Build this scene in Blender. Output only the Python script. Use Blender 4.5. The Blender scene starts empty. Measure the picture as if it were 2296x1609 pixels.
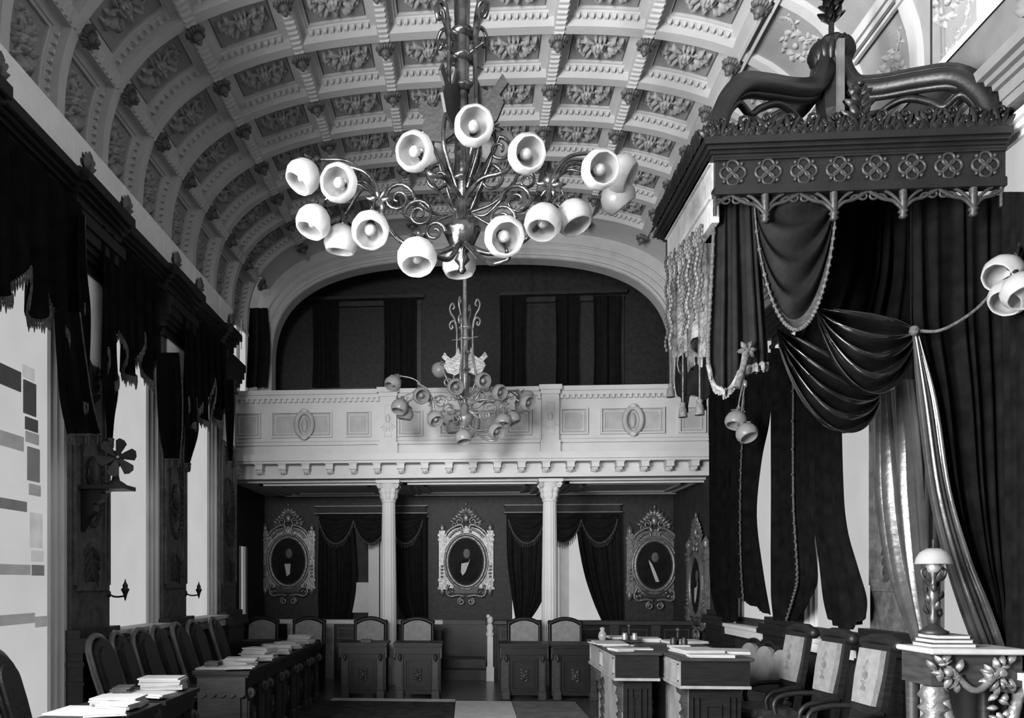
import bpy, math, random
from math import sin, cos, pi, sqrt, radians as R
from mathutils import Vector as V, Matrix as M4, Euler

C = bpy.context.scene
COL = C.collection
random.seed(7)

# ---------------------------------------------------------------- camera, exposure, daylight and fill lamp
F = 1828.0            # focal length in photo pixels
EYE = 1.60
YAW = R(4.0)         # the camera looks a little left of the hall's axis
PPX, PPY = 920.0, 1299.0
cam_d = bpy.data.cameras.new('camera')
cam = bpy.data.objects.new('camera', cam_d)
COL.objects.link(cam)
cam.location = (0, 0, EYE)
cam.rotation_euler = (R(90), 0, YAW)
cam_d.sensor_fit = 'HORIZONTAL'
cam_d.sensor_width = 36
cam_d.lens = 36 * F / 2296
cam_d.shift_x = (1148 - PPX) / 2296
cam_d.shift_y = (PPY - 804.5) / 2296
cam_d.clip_start = 0.05
C.camera = cam
C.view_settings.view_transform = 'Standard'
C.view_settings.look = 'None'
C.view_settings.exposure = 0.2
C.view_settings.gamma = 1.0
C.view_settings.use_curve_mapping = False

world = bpy.data.worlds.new('world')
C.world = world
world.use_nodes = True
world.node_tree.nodes['Background'].inputs[0].default_value = (0.8, 0.8, 0.8, 1)
world.node_tree.nodes['Background'].inputs[1].default_value = 0.3


def daylight(name, loc, rot, sx, sy, watts, spread=180):
    d = bpy.data.lights.new(name, 'AREA')
    d.shape = 'RECTANGLE'; d.size = sx; d.size_y = sy; d.energy = watts; d.spread = R(spread)
    o = bpy.data.objects.new(name, d)
    o.location = loc; o.rotation_euler = rot
    COL.objects.link(o)
    return o


# tall side windows nearer than the picture shows, and an added narrow lamp behind the camera to brighten the gallery
for yc, watts in ((3.93, 300), (1.83, 1020), (-0.27, 2050)):
    daylight('daylight_side', (-3.46, yc, 3.0), (0, R(-90), 0), 3.2, 1.2, watts, 170)
daylight('gallery_fill', (-1.2, -2.9, 3.6), (R(90), 0, R(-3)), 1.8, 1.8, 56, 30)


# ---------------------------------------------------------------- materials (all neutral greys, as the photo)
MATS = {}


def mat(name, v, rough=0.6, spec=0.4, var=0.12, scale=9.0, bump=0.0, bscale=40.0, metal=0.0,
        sheen=0.0, emit=0.0, trans=0.0, stretch=None, selflit=False):
    if name in MATS: return MATS[name]
    m = bpy.data.materials.new(name); m.use_nodes = True
    nt = m.node_tree; b = nt.nodes['Principled BSDF']
    tc = nt.nodes.new('ShaderNodeTexCoord')
    mp = nt.nodes.new('ShaderNodeMapping'); mp.inputs['Scale'].default_value = stretch or (1, 1, 1)
    nt.links.new(tc.outputs['Object'], mp.inputs[0])
    n = nt.nodes.new('ShaderNodeTexNoise'); n.inputs['Scale'].default_value = scale
    n.inputs['Detail'].default_value = 5
    nt.links.new(mp.outputs[0], n.inputs['Vector'])
    r = nt.nodes.new('ShaderNodeValToRGB')
    lo, hi = v * (1 - var), min(1, v * (1 + var))
    r.color_ramp.elements[0].position = 0.3; r.color_ramp.elements[1].position = 0.7
    r.color_ramp.elements[0].color = (lo, lo, lo, 1); r.color_ramp.elements[1].color = (hi, hi, hi, 1)
    nt.links.new(n.outputs['Fac'], r.inputs[0])
    if selflit: b.inputs['Base Color'].default_value = (.02, .02, .02, 1)
    else: nt.links.new(r.outputs[0], b.inputs['Base Color'])
    b.inputs['Roughness'].default_value = rough
    b.inputs['Specular IOR Level'].default_value = spec
    b.inputs['Metallic'].default_value = metal
    if sheen: b.inputs['Sheen Weight'].default_value = sheen; b.inputs['Sheen Roughness'].default_value = 0.4
    if trans: b.inputs['Transmission Weight'].default_value = trans
    if emit:
        nt.links.new(r.outputs[0], b.inputs['Emission Color']); b.inputs['Emission Strength'].default_value = emit
    if bump:
        n2 = nt.nodes.new('ShaderNodeTexNoise'); n2.inputs['Scale'].default_value = bscale
        n2.inputs['Detail'].default_value = 6
        nt.links.new(mp.outputs[0], n2.inputs['Vector'])
        bp = nt.nodes.new('ShaderNodeBump'); bp.inputs['Strength'].default_value = bump
        bp.inputs['Distance'].default_value = 0.02
        nt.links.new(n2.outputs['Fac'], bp.inputs['Height']); nt.links.new(bp.outputs[0], b.inputs['Normal'])
    MATS[name] = m
    return m


PLASTER = mat('plaster_light', 0.47, 0.7, 0.3, 0.06, 3, 0.15, 60)
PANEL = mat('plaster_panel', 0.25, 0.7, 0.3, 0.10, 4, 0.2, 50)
RELIEF = mat('plaster_relief', 0.30, 0.6, 0.4, 0.30, 30)
BOSS = mat('boss_dark', 0.09, 0.5, 0.4, 0.4, 25)
STRIP = mat('wall_strip', 0.44, 0.7, 0.3, 0.08, 5)
WALLD = mat('wall_dark', 0.019, 0.75, 0.3, 0.3, 5, 0.2, 30)
WALLP = mat('wall_pattern', 0.015, 0.6, 0.3, 0.45, 14, 0.2, 30)
CARVED = mat('carved_dark', 0.055, 0.5, 0.4, 0.45, 12, 0.6, 18)
WOOD = mat('wood_dark', 0.008, 0.42, 0.22, 0.35, 6, 0.1, 30, stretch=(1, 1, 8))
WOODM = mat('wood_mid', 0.026, 0.42, 0.28, 0.35, 6, 0.1, 30, stretch=(1, 1, 6))
WOODB = mat('canopy_wood', 0.007, 0.4, 0.35, 0.3, 8, 0.1, 40)
GILT = mat('gilt', 0.14, 0.35, 0.5, 0.35, 22, 0.3, 40, metal=0.45)
BRONZE = mat('bronze', 0.085, 0.22, 0.6, 0.7, 14, 0.15, 30, metal=0.9)
BRASS = mat('brass_pale', 0.22, 0.33, 0.6, 0.35, 16, 0.2, 40, metal=0.4)
IRON = mat('iron_black', 0.012, 0.5, 0.4, 0.3, 20)
GLASSW = mat('milk_glass', 0.36, 0.25, 0.5, 0.07, 18, 0.1, 60)
BULB = mat('bulb', 0.2, 0.1, 0.6, 0.3, 30)
VELVET = mat('velvet_black', 0.0035, 0.9, 0.03, 0.5, 7, 0.2, 30, sheen=0.004)
VELVETL = mat('velvet_charcoal', 0.0045, 0.75, 0.12, 0.5, 9, 0.2, 30, sheen=0.004)
SATIN = mat('satin_black', 0.004, 0.17, 1.0, 0.5, 5, 0.15, 12)
SATING = mat('satin_grey', 0.028, 0.24, 0.9, 0.3, 6, 0.15, 14)
FRINGE = mat('fringe', 0.06, 0.8, 0.2, 0.5, 40, 0.5, 120)
FRINGEL = mat('fringe_light', 0.13, 0.7, 0.2, 0.5, 40, 0.5, 120)
LEATHER = mat('leather_dark', 0.020, 0.42, 0.5, 0.4, 18, 0.3, 70)
UPHOL = mat('upholstery_light', 0.15, 0.6, 0.3, 0.16, 14, 0.2, 90)
PAPER = mat('paper', 0.33, 0.7, 0.3, 0.06, 8)
BOOKD = mat('book_dark', 0.05, 0.5, 0.4, 0.4, 10)
MARBLE = mat('marble_pale', 0.32, 0.3, 0.5, 0.12, 7)
FLOORM = mat('floor_polished', 0.05, 0.25, 0.5, 0.35, 3, 0.05, 20)
CARPETD = mat('carpet_dark', 0.030, 0.9, 0.1, 0.5, 6, 0.5, 90)
CARPETG = mat('carpet_grey', 0.12, 0.85, 0.1, 0.3, 5, 0.5, 90)
CARPETL = mat('carpet_pale', 0.40, 0.85, 0.1, 0.12, 6, 0.5, 90)
CANVAS = mat('canvas_dark', 0.006, 0.7, 0.12, 0.5, 5)
SKIN = mat('painted_skin', 0.07, 0.6, 0.3, 0.3, 12)
CRESTM = mat('crest_dark', 0.10, 0.6, 0.3, 0.3, 30)
PANE = mat('window_pane', 0.445, 0.6, 0.0, 0.05, 2.2, emit=1.0, selflit=True)
PANED = mat('window_pane_dim', 0.16, 0.6, 0.0, 0.2, 2.0, emit=1.0, selflit=True)
TINTS = [mat('tint_%s' % n, v, 0.4, 0.3, 0.15, 6, emit=0.9, selflit=True) for n, v in (('dark', 0.035), ('mid', 0.10), ('grey', 0.20), ('pale', 0.36))]
WING = mat('wing_dark', 0.008, 0.55, 0.4, 0.4, 14, 0.2, 40)
BAND = mat('velvet_band', 0.03, 0.7, 0.2, 0.4, 20, 0.3, 60)
STRIPG = mat('strip_grey', 0.10, 0.5, 0.4, 0.3, 8)
ENTAB = mat('plaster_grey', 0.12, 0.7, 0.3, 0.15, 4, 0.15, 40)
PFIELD = mat('panel_field', 0.33, 0.7, 0.3, 0.12, 6, 0.2, 40)
SMOOTHW = mat('plaster_white_lit', 0.84, 0.6, 0.3, 0.05, 5, 0.25, 30)
SIDE_LIT = mat('canopy_side_lit', 0.32, 0.4, 0.5, 0.22, 9, 0.3, 30)  # canopy wood lightened to stand in for window light on its side face


_nt = GLASSW.node_tree                       # milk glass lets light through
_tr = _nt.nodes.new('ShaderNodeBsdfTranslucent'); _tr.inputs[0].default_value = (.62, .62, .62, 1)
_mx = _nt.nodes.new('ShaderNodeMixShader'); _mx.inputs[0].default_value = .55
_nt.links.new(_nt.nodes['Principled BSDF'].outputs[0], _mx.inputs[1]); _nt.links.new(_tr.outputs[0], _mx.inputs[2])
_nt.links.new(_mx.outputs[0], _nt.nodes['Material Output'].inputs['Surface'])


# ---------------------------------------------------------------- mesh helpers
def ray(px, py):
    a, b = (px - PPX) / F, -(py - PPY) / F
    return V((cos(YAW) * a - sin(YAW), sin(YAW) * a + cos(YAW), b))


def P(px, py, Y):
    """the place in the plane y = Y that the photo shows at (px, py)"""
    d = ray(px, py); return d * (Y / d.y) + V((0, 0, EYE))


def W(px, py, X):
    """the place in the plane x = X that the photo shows at (px, py)"""
    d = ray(px, py); return d * (X / d.x) + V((0, 0, EYE))


def frame(o, x, y=None, z=None):
    """matrix from an origin and axis directions"""
    x = V(x).normalized()
    if z is None:
        y = V(y).normalized(); z = x.cross(y).normalized(); y = z.cross(x)
    else:
        z = V(z).normalized(); y = z.cross(x).normalized(); x = y.cross(z)
    m = M4.Identity(4)
    for i in range(3):
        m[i][0], m[i][1], m[i][2], m[i][3] = x[i], y[i], z[i], o[i]
    return m


def along(o, d, up=(0, 0, 1)):
    """matrix whose z axis points along d"""
    z = V(d).normalized(); u = V(up)
    if abs(z.dot(u)) > 0.97: u = V((0, 1, 0)) if abs(z.y) < 0.9 else V((1, 0, 0))
    x = u.cross(z).normalized(); y = z.cross(x)
    m = M4.Identity(4)
    for i in range(3):
        m[i][0], m[i][1], m[i][2], m[i][3] = x[i], y[i], z[i], o[i]
    return m


class MB:
    def __init__(s):
        s.v = []; s.f = []; s.s = []

    def add(s, vs, fs, smooth=False, m=None):
        b = len(s.v)
        if m is not None: vs = [m @ V(p) for p in vs]
        s.v += [tuple(p) for p in vs]
        for f in fs:
            s.f.append(tuple(i + b for i in f)); s.s.append(smooth)
        return s

    def join(s, o, m=None):
        b = len(s.v)
        s.v += [tuple(m @ V(p)) if m is not None else p for p in o.v]
        s.f += [tuple(i + b for i in f) for f in o.f]; s.s += o.s
        return s

    def box(s, x0, x1, y0, y1, z0, z1, m=None, ch=0.0):
        if ch > 0:
            pts = [(x0 + ch, y0), (x1 - ch, y0), (x1, y0 + ch), (x1, y1 - ch), (x1 - ch, y1), (x0 + ch, y1), (x0, y1 - ch), (x0, y0 + ch)]
            v = []
            for (z, e) in ((z0, ch), (z0 + ch, 0), (z1 - ch, 0), (z1, ch)):
                for (x, y) in pts:
                    cx, cy = (x0 + x1) / 2, (y0 + y1) / 2
                    v.append((x - math.copysign(min(e, abs(x - cx)), x - cx), y - math.copysign(min(e, abs(y - cy)), y - cy), z))
            f = [tuple(range(7, -1, -1)), tuple(range(24, 32))]
            for k in range(3):
                for i in range(8):
                    j = (i + 1) % 8
                    f.append((k * 8 + i, k * 8 + j, k * 8 + 8 + j, k * 8 + 8 + i))
            return s.add(v, f, False, m)
        v = [(x0, y0, z0), (x1, y0, z0), (x1, y1, z0), (x0, y1, z0), (x0, y0, z1), (x1, y0, z1), (x1, y1, z1), (x0, y1, z1)]
        f = [(3, 2, 1, 0), (4, 5, 6, 7), (0, 1, 5, 4), (1, 2, 6, 5), (2, 3, 7, 6), (3, 0, 4, 7)]
        return s.add(v, f, False, m)

    def tube(s, pts, r, n=8, closed=False, m=None, rot=0.0):
        pts = [V(p) for p in pts]; k = len(pts)
        rs = r if isinstance(r, (list, tuple)) else [r] * k
        vs = []; prev = None
        for i, p in enumerate(pts):
            if closed: t = pts[(i + 1) % k] - pts[i - 1]
            else: t = pts[min(i + 1, k - 1)] - pts[max(i - 1, 0)]
            if t.length < 1e-9: t = V((0, 0, 1))
            t.normalize()
            if prev is None:
                u = V((0, 0, 1)) if abs(t.z) < 0.9 else V((1, 0, 0))
                a = u.cross(t).normalized()
            else:
                a = prev - t * prev.dot(t)
                if a.length < 1e-6: a = t.orthogonal()
                a.normalize()
            prev = a; b = t.cross(a)
            for j in range(n):
                w = 2 * pi * j / n + rot
                vs.append(p + (a * cos(w) + b * sin(w)) * rs[i])
        fs = []
        for i in range(k if closed else k - 1):
            i2 = (i + 1) % k
            for j in range(n):
                j2 = (j + 1) % n
                fs.append((i * n + j, i * n + j2, i2 * n + j2, i2 * n + j))
        s.add(vs, fs, True, m)
        if not closed:
            s.add([vs[j] for j in range(n)], [tuple(range(n - 1, -1, -1))], False, m)
            s.add([vs[(k - 1) * n + j] for j in range(n)], [tuple(range(n))], False, m)
        return s

    def lathe(s, prof, n=16, m=None, flute=0.0, nf=0, smooth=True, cap=True):
        vs = []; k = len(prof)
        for (r, z) in prof:
            for j in range(n):
                w = 2 * pi * j / n
                rr = r * (1 + flute * cos(nf * w)) if nf else r
                vs.append((rr * cos(w), rr * sin(w), z))
        fs = []
        for i in range(k - 1):
            for j in range(n):
                j2 = (j + 1) % n
                fs.append((i * n + j, i * n + j2, (i + 1) * n + j2, (i + 1) * n + j))
        s.add(vs, fs, smooth, m)
        if cap:
            if prof[0][0] > 1e-4: s.add(vs[:n], [tuple(range(n - 1, -1, -1))], False, m)
            if prof[-1][0] > 1e-4: s.add(vs[-n:], [tuple(range(n))], False, m)
        return s

    def ball(s, c, r, n=8, k=6, m=None):
        if not isinstance(r, (list, tuple)): r = (r, r, r)
        vs = [(c[0], c[1], c[2] - r[2])]
        for i in range(1, k):
            a = -pi / 2 + pi * i / k
            for j in range(n):
                w = 2 * pi * j / n
                vs.append((c[0] + r[0] * cos(a) * cos(w), c[1] + r[1] * cos(a) * sin(w), c[2] + r[2] * sin(a)))
        vs.append((c[0], c[1], c[2] + r[2])); e = len(vs) - 1
        fs = []
        for j in range(n):
            j2 = (j + 1) % n
            fs.append((0, 1 + j2, 1 + j)); fs.append((e, e - n + j, e - n + j2))
            for i in range(k - 2):
                a = 1 + i * n
                fs.append((a + j, a + j2, a + n + j2, a + n + j))
        return s.add(vs, fs, True, m)

    def prism(s, poly, d0, d1, m=None, smooth=False):
        """polygon in the local xy plane pulled from z=d0 to z=d1"""
        n = len(poly)
        vs = [(x, y, d0) for x, y in poly] + [(x, y, d1) for x, y in poly]
        fs = [tuple(range(n - 1, -1, -1)), tuple(range(n, 2 * n))]
        s.add(vs, fs, False, m)
        s.add(vs, [(i, (i + 1) % n, n + (i + 1) % n, n + i) for i in range(n)], smooth, m)
        return s

    def grid(s, fn, nu, nv, smooth=True, thick=0.0):
        g = [[V(fn(i / (nu - 1), j / (nv - 1))) for i in range(nu)] for j in range(nv)]
        vs = [p for row in g for p in row]
        fs = [(j * nu + i, j * nu + i + 1, (j + 1) * nu + i + 1, (j + 1) * nu + i) for j in range(nv - 1) for i in range(nu - 1)]
        s.add(vs, fs, smooth)
        if thick:
            nr = []
            for j in range(nv):
                for i in range(nu):
                    a = g[j][min(i + 1, nu - 1)] - g[j][max(i - 1, 0)]
                    b = g[min(j + 1, nv - 1)][i] - g[max(j - 1, 0)][i]
                    q = a.cross(b)
                    nr.append(q.normalized() if q.length > 1e-9 else V((0, 1, 0)))
            back = [vs[k] + nr[k] * thick for k in range(len(vs))]
            s.add(back, [tuple(reversed(f)) for f in fs], smooth)
            rim = [i for i in range(nu)] + [j * nu + nu - 1 for j in range(1, nv)] + [(nv - 1) * nu + i for i in range(nu - 2, -1, -1)] + [j * nu for j in range(nv - 2, 0, -1)]
            N = len(vs); k = len(rim)
            s.add(vs + back, [(rim[i], rim[(i + 1) % k], N + rim[(i + 1) % k], N + rim[i]) for i in range(k)], False)
        return s

    def leaf(s, o, a, L, w, h=0.02, m=None, curl=0.0):
        """a raised leaf lying in the local xy plane, pointing at angle a, humped by h"""
        c, q = cos(a), sin(a); vs = []; n = 5
        for i in range(n + 1):
            t = i / n
            ww = w * sin(pi * min(1, 0.12 + 0.88 * t)) ** 0.8
            bend = curl * t * t * L
            x, hh = t * L, h * (0.4 + sin(pi * t))
            for (yy, zz) in ((-ww + bend, 0.0), (bend, hh), (ww + bend, 0.0)):
                vs.append((o[0] + c * x - q * yy, o[1] + q * x + c * yy, (o[2] if len(o) > 2 else 0) + zz))
        fs = []
        for i in range(n):
            for k in range(2):
                fs.append((i * 3 + k, i * 3 + 3 + k, i * 3 + 4 + k, i * 3 + 1 + k))
        return s.add(vs, fs, True, m)


def spiral(c, r0, r1, a0, turns, n=20, ax=(1, 0, 0), ay=(0, 0, 1)):
    ax, ay, c = V(ax), V(ay), V(c); out = []
    for i in range(n + 1):
        t = i / n; r = r0 + (r1 - r0) * t; a = a0 + turns * 2 * pi * t
        out.append(c + ax * (r * cos(a)) + ay * (r * sin(a)))
    return out


def bez(ps, n=12):
    """smooth curve through the points (Catmull-Rom)"""
    ps = [V(p) for p in ps]
    if len(ps) < 3: return ps
    q = [ps[0] * 2 - ps[1]] + ps + [ps[-1] * 2 - ps[-2]]; out = []
    for i in range(1, len(q) - 2):
        for k in range(n):
            t = k / n
            a, b, c, d = q[i - 1], q[i], q[i + 1], q[i + 2]
            out.append(0.5 * ((2 * b) + (c - a) * t + (2 * a - 5 * b + 4 * c - d) * t * t + (3 * b - a - 3 * c + d) * t ** 3))
    out.append(ps[-1])
    return out


# ---------------------------------------------------------------- object helpers
def build(name, mb, material, parent=None, label=None, kind=None, loc=None):
    me = bpy.data.meshes.new(name)
    vs = mb.v
    if loc is not None: vs = [(x - loc[0], y - loc[1], z - loc[2]) for x, y, z in vs]
    me.from_pydata(vs, [], mb.f)
    me.polygons.foreach_set('use_smooth', mb.s)
    me.materials.append(material); me.update()
    o = bpy.data.objects.new(name, me); COL.objects.link(o)
    if loc is not None: o.location = loc
    if parent is not None: o.parent = parent
    if label: o['label'] = label
    if kind: o['kind'] = kind
    return o


def tag(o, label, cat, group=None):
    o['label'] = label; o['category'] = cat
    if group: o['group'] = group
    return o


def thing(name, label, cat, loc=(0, 0, 0), rotz=0.0, group=None):
    o = bpy.data.objects.new(name, None); COL.objects.link(o)
    o.empty_display_size = 0.1
    o.location = loc; o.rotation_euler = (0, 0, rotz)
    return tag(o, label, cat, group)


def single(name, mb, material, label, cat, group=None):
    xs = [p[0] for p in mb.v]; ys = [p[1] for p in mb.v]; zs = [p[2] for p in mb.v]
    loc = ((min(xs) + max(xs)) / 2, (min(ys) + max(ys)) / 2, min(zs))
    return tag(build(name, mb, material, loc=loc), label, cat, group)


def loc_of(mb_or_pts):
    pts = mb_or_pts.v if isinstance(mb_or_pts, MB) else mb_or_pts
    return V((sum(p[0] for p in pts) / len(pts), sum(p[1] for p in pts) / len(pts), min(p[2] for p in pts)))


def struct(name, mb, material):
    return build(name, mb, material, kind='structure')


KIDS = {}


def copy_tree(o, parent=None, label=None, loc=None, rot=None):
    c = o.copy(); COL.objects.link(c)
    if parent is not None: c.parent = parent
    if label: c['label'] = label
    if loc is not None: c.location = loc
    if rot is not None: c.rotation_euler = rot
    for ch in list(o.children): copy_tree(ch, c)
    return c


def local(root, mb):
    """express world-built geometry in the frame of a thing's empty (unrotated)"""
    l = root.location
    mb.v = [(x - l[0], y - l[1], z - l[2]) for x, y, z in mb.v]
    return mb


def part(root, name, mb, material, label=None, world=True, kind=None):
    if world: local(root, mb)
    return build(name, mb, material, root, label, kind)

# ================================================================ the setting
XL, XR = -3.42, 3.62
YB = 14.65
# floor
f = MB(); f.box(-4.6, 5.0, -3.3, YB + .3, -0.2, 0.0)
struct('floor', f, FLOORM)
single('carpet', MB().box(-1.95, -0.16, 9.2, 10.62, 0, 0.012), CARPETD, 'dark carpet on the floor left of the pale runner', 'carpet')
single('carpet', MB().box(0.58, 1.40, 9.0, 10.75, 0, 0.012), CARPETG, 'mid grey carpet on the floor right of the pale runner', 'carpet')
single('aisle_runner', MB().box(-0.15, 0.57, 8.4, 10.70, 0, 0.014), CARPETL, 'pale narrow runner laid down the middle of the floor', 'carpet')
single('floor_border', MB().box(-1.80, -0.16, 10.63, 10.86, 0, 0.012), CARPETL, 'pale border strip across the floor before the left pair of desks', 'carpet')

# pilaster rhythm along both long walls
PK_L = [6.72 + 2.1 * k for k in range(-4, 3)]
PK_R = [6.75 + 2.3 * k for k in range(-4, 3)]
PW = 0.74


def side_wall(sgn, xin, name):
    mb = MB(); t = 0.34; PK = PK_L if sgn < 0 else PK_R
    x0, x1 = (xin - t, xin) if sgn < 0 else (xin, xin + t)
    mb.box(x0, x1, -3.2, PK[0], 0, 5.52)
    for i, y in enumerate(PK):
        mb.box(x0, x1, y, y + PW, 0, 5.52)
        y1 = PK[i + 1] if i + 1 < len(PK) else None
        if y1:
            low = 0.30 if (sgn < 0 and abs(y1 - 6.72) < .1) else 1.10
            mb.box(x0, x1, y + PW, y1, 0, low)
            mb.box(x0, x1, y + PW, y1, 4.68 if (sgn < 0 or i > 2) else 1.0, 5.52)
    if sgn < 0:
        # beyond the last pilaster: a tall side light by the gallery and a low one under it
        x0, x1 = x0 - .27, x1 - .27
        mb.box(x0, xin, 11.60, 11.66, 0, 5.5)
        mb.box(x0, x1, 11.66, 12.35, 0, 5.5)
        mb.box(x0, x1, 12.35, YB, 0, .92)
        mb.box(x0, x1, 12.35, 13.0, .92, 3.75)
        mb.box(x0, x1, 13.0, 13.5, 2.15, 3.75)
        mb.box(x0, x1, 13.5, YB, .92, 7.4)
    else:
        mb.box(x0, x1, 12.07, YB, 0, 7.4)
    return struct(name, mb, WALLD)


wl = side_wall(-1, XL, 'wall_left')
wr = side_wall(1, XR, 'wall_right')

# back wall with two curtained openings below and two window heads above
mb = MB()
op = [(-2.68, -0.70, 2.72), (0.80, 2.70, 2.72)]
xs = [-4.0, op[0][0], op[0][1], op[1][0], op[1][1], 4.6]
for i in range(5):
    if i in (1, 3):
        mb.box(xs[i], xs[i + 1], YB, YB + .3, 2.72, 7.5)
        mb.box(xs[i], xs[i + 1], YB, YB + .3, 0, 0.70)
    else: mb.box(xs[i], xs[i + 1], YB, YB + .3, 0, 7.5)
wb = struct('wall_back', mb, WALLP)
# wall behind the camera
mb = MB(); mb.box(-4.4, 4.9, -3.3, -3.0, 0, 7.6)
struct('wall_front', mb, WALLD)

# wainscot panelling of the back wall
mb = MB()
mb.box(-3.7, 3.65, YB - .06, YB, 0, .80); mb.box(-3.7, 3.65, YB - .10, YB, .80, .88)
for k in range(12):
    x = -3.35 + k * .6
    mb.box(x, x + .5, YB - .08, YB - .05, .12, .70)
struct('baseboard_back', mb, WOODM)

# ---------------------------------------------------------------- windows of the two long walls


def window(n, sgn, ya, yb, zlo, zhi, xg, pane_m, dim=False):
    fr = MB(); xr = XL if sgn < 0 else XR
    face = xr + (.05 if sgn < 0 else -.05)
    for (w, d) in ((.05, .10), (.09, .06), (.13, .025)):   # stepped jamb mouldings
        xa = xg + (-.02 if sgn < 0 else .02); xb = xg + (d + .02) * (1 if sgn < 0 else -1)
        lo, hi = min(xa, xb), max(xa, xb)
        fr.box(lo, hi, ya, ya + w, zlo, zhi); fr.box(lo, hi, yb - w, yb, zlo, zhi)
        fr.box(lo, hi, ya, yb, zhi - w, zhi)
    pn = MB(); pn.box(xg - .015, xg + .015, ya, yb, zlo, zhi)
    w = build('window_%d' % n, fr, PLASTER, kind='structure')
    build('pane', pn, pane_m, w)
    sl = MB()
    lo, hi = (xg, face + .12) if sgn < 0 else (face - .12, xg)
    sl.box(lo, hi, ya - .02, yb + .02, zlo - .03, zlo + .015); sl.box(lo + .03, hi - .03, ya, yb, zlo - .13, zlo - .03)
    build('sill', sl, PLASTER, w)
    return w


wn = 1
for i in range(len(PK_L) - 1):
    ya, yb = PK_L[i] + PW, PK_L[i + 1]
    tall = abs(yb - 6.72) < .1
    w = window(wn, -1, ya, yb, .31 if tall else 1.11, 4.68, -3.52, PANE); wn += 1
    if tall:
        # leaded border of tinted lights, on the inner face of the glass
        def tint(x0, y0, x1, y1, m):
            t = MB(); q = []
            for (a, b) in ((x0, y0), (x0, y1), (x1, y1), (x1, y0)):
                p = W(a, b, -3.50); q.append((p.y, p.z))
            ylo, yhi = min(c[0] for c in q), max(c[0] for c in q)
            zlo, zhi = sum(sorted(c[1] for c in q)[:2]) / 2, sum(sorted(c[1] for c in q)[2:]) / 2
            t.box(-3.506, -3.494, max(ylo, ya + .02), yhi, zlo, zhi)
            build('tinted_pane', t, TINTS[m], w)
        for a in ((-60, 820, 46, 849, 0), (51, 822, 76, 850, 3), (53, 856, 80, 930, 0), (57, 938, 84, 966, 0), (-60, 966, 52, 994, 2), (58, 970, 86, 994, 2),
                  (62, 1004, 88, 1079, 1), (66, 1086, 90, 1111, 2), (-60, 1115, 59, 1139, 1), (68, 1150, 94, 1228, 3), (71, 1234, 97, 1259, 3), (-60, 1264, 67, 1288, 2),
                  (72, 1266, 98, 1290, 1), (-60, 1378, 77, 1402, 2), (80, 1381, 104, 1405, 2)): tint(*a)
    ya, yb = PK_R[i] + PW, PK_R[i + 1]
    window(wn, 1, ya, yb, 1.0, 4.68, 3.72, PANE) if i > 2 else None; wn += 1
# small lights by the gallery
mb = MB(); mb.box(-3.73, -3.715, 12.3, 13.55, 3.7, 7.0); mb.box(-3.73, -3.715, 12.95, 13.55, .85, 2.2)
g = MB()
for y in (12.38, 12.9, 13.44): g.box(-3.712, -3.67, y, y + .05, 3.75, 6.6)
g.box(-3.712, -3.67, 13.02, 13.06, .92, 2.15); g.box(-3.712, -3.66, 13.26, 13.30, .92, 2.15)
w = build('window_%d' % wn, g, PLASTER, kind='structure'); build('pane', mb, PANE, w); wn += 1

# ---------------------------------------------------------------- pilasters and their carving


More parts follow.
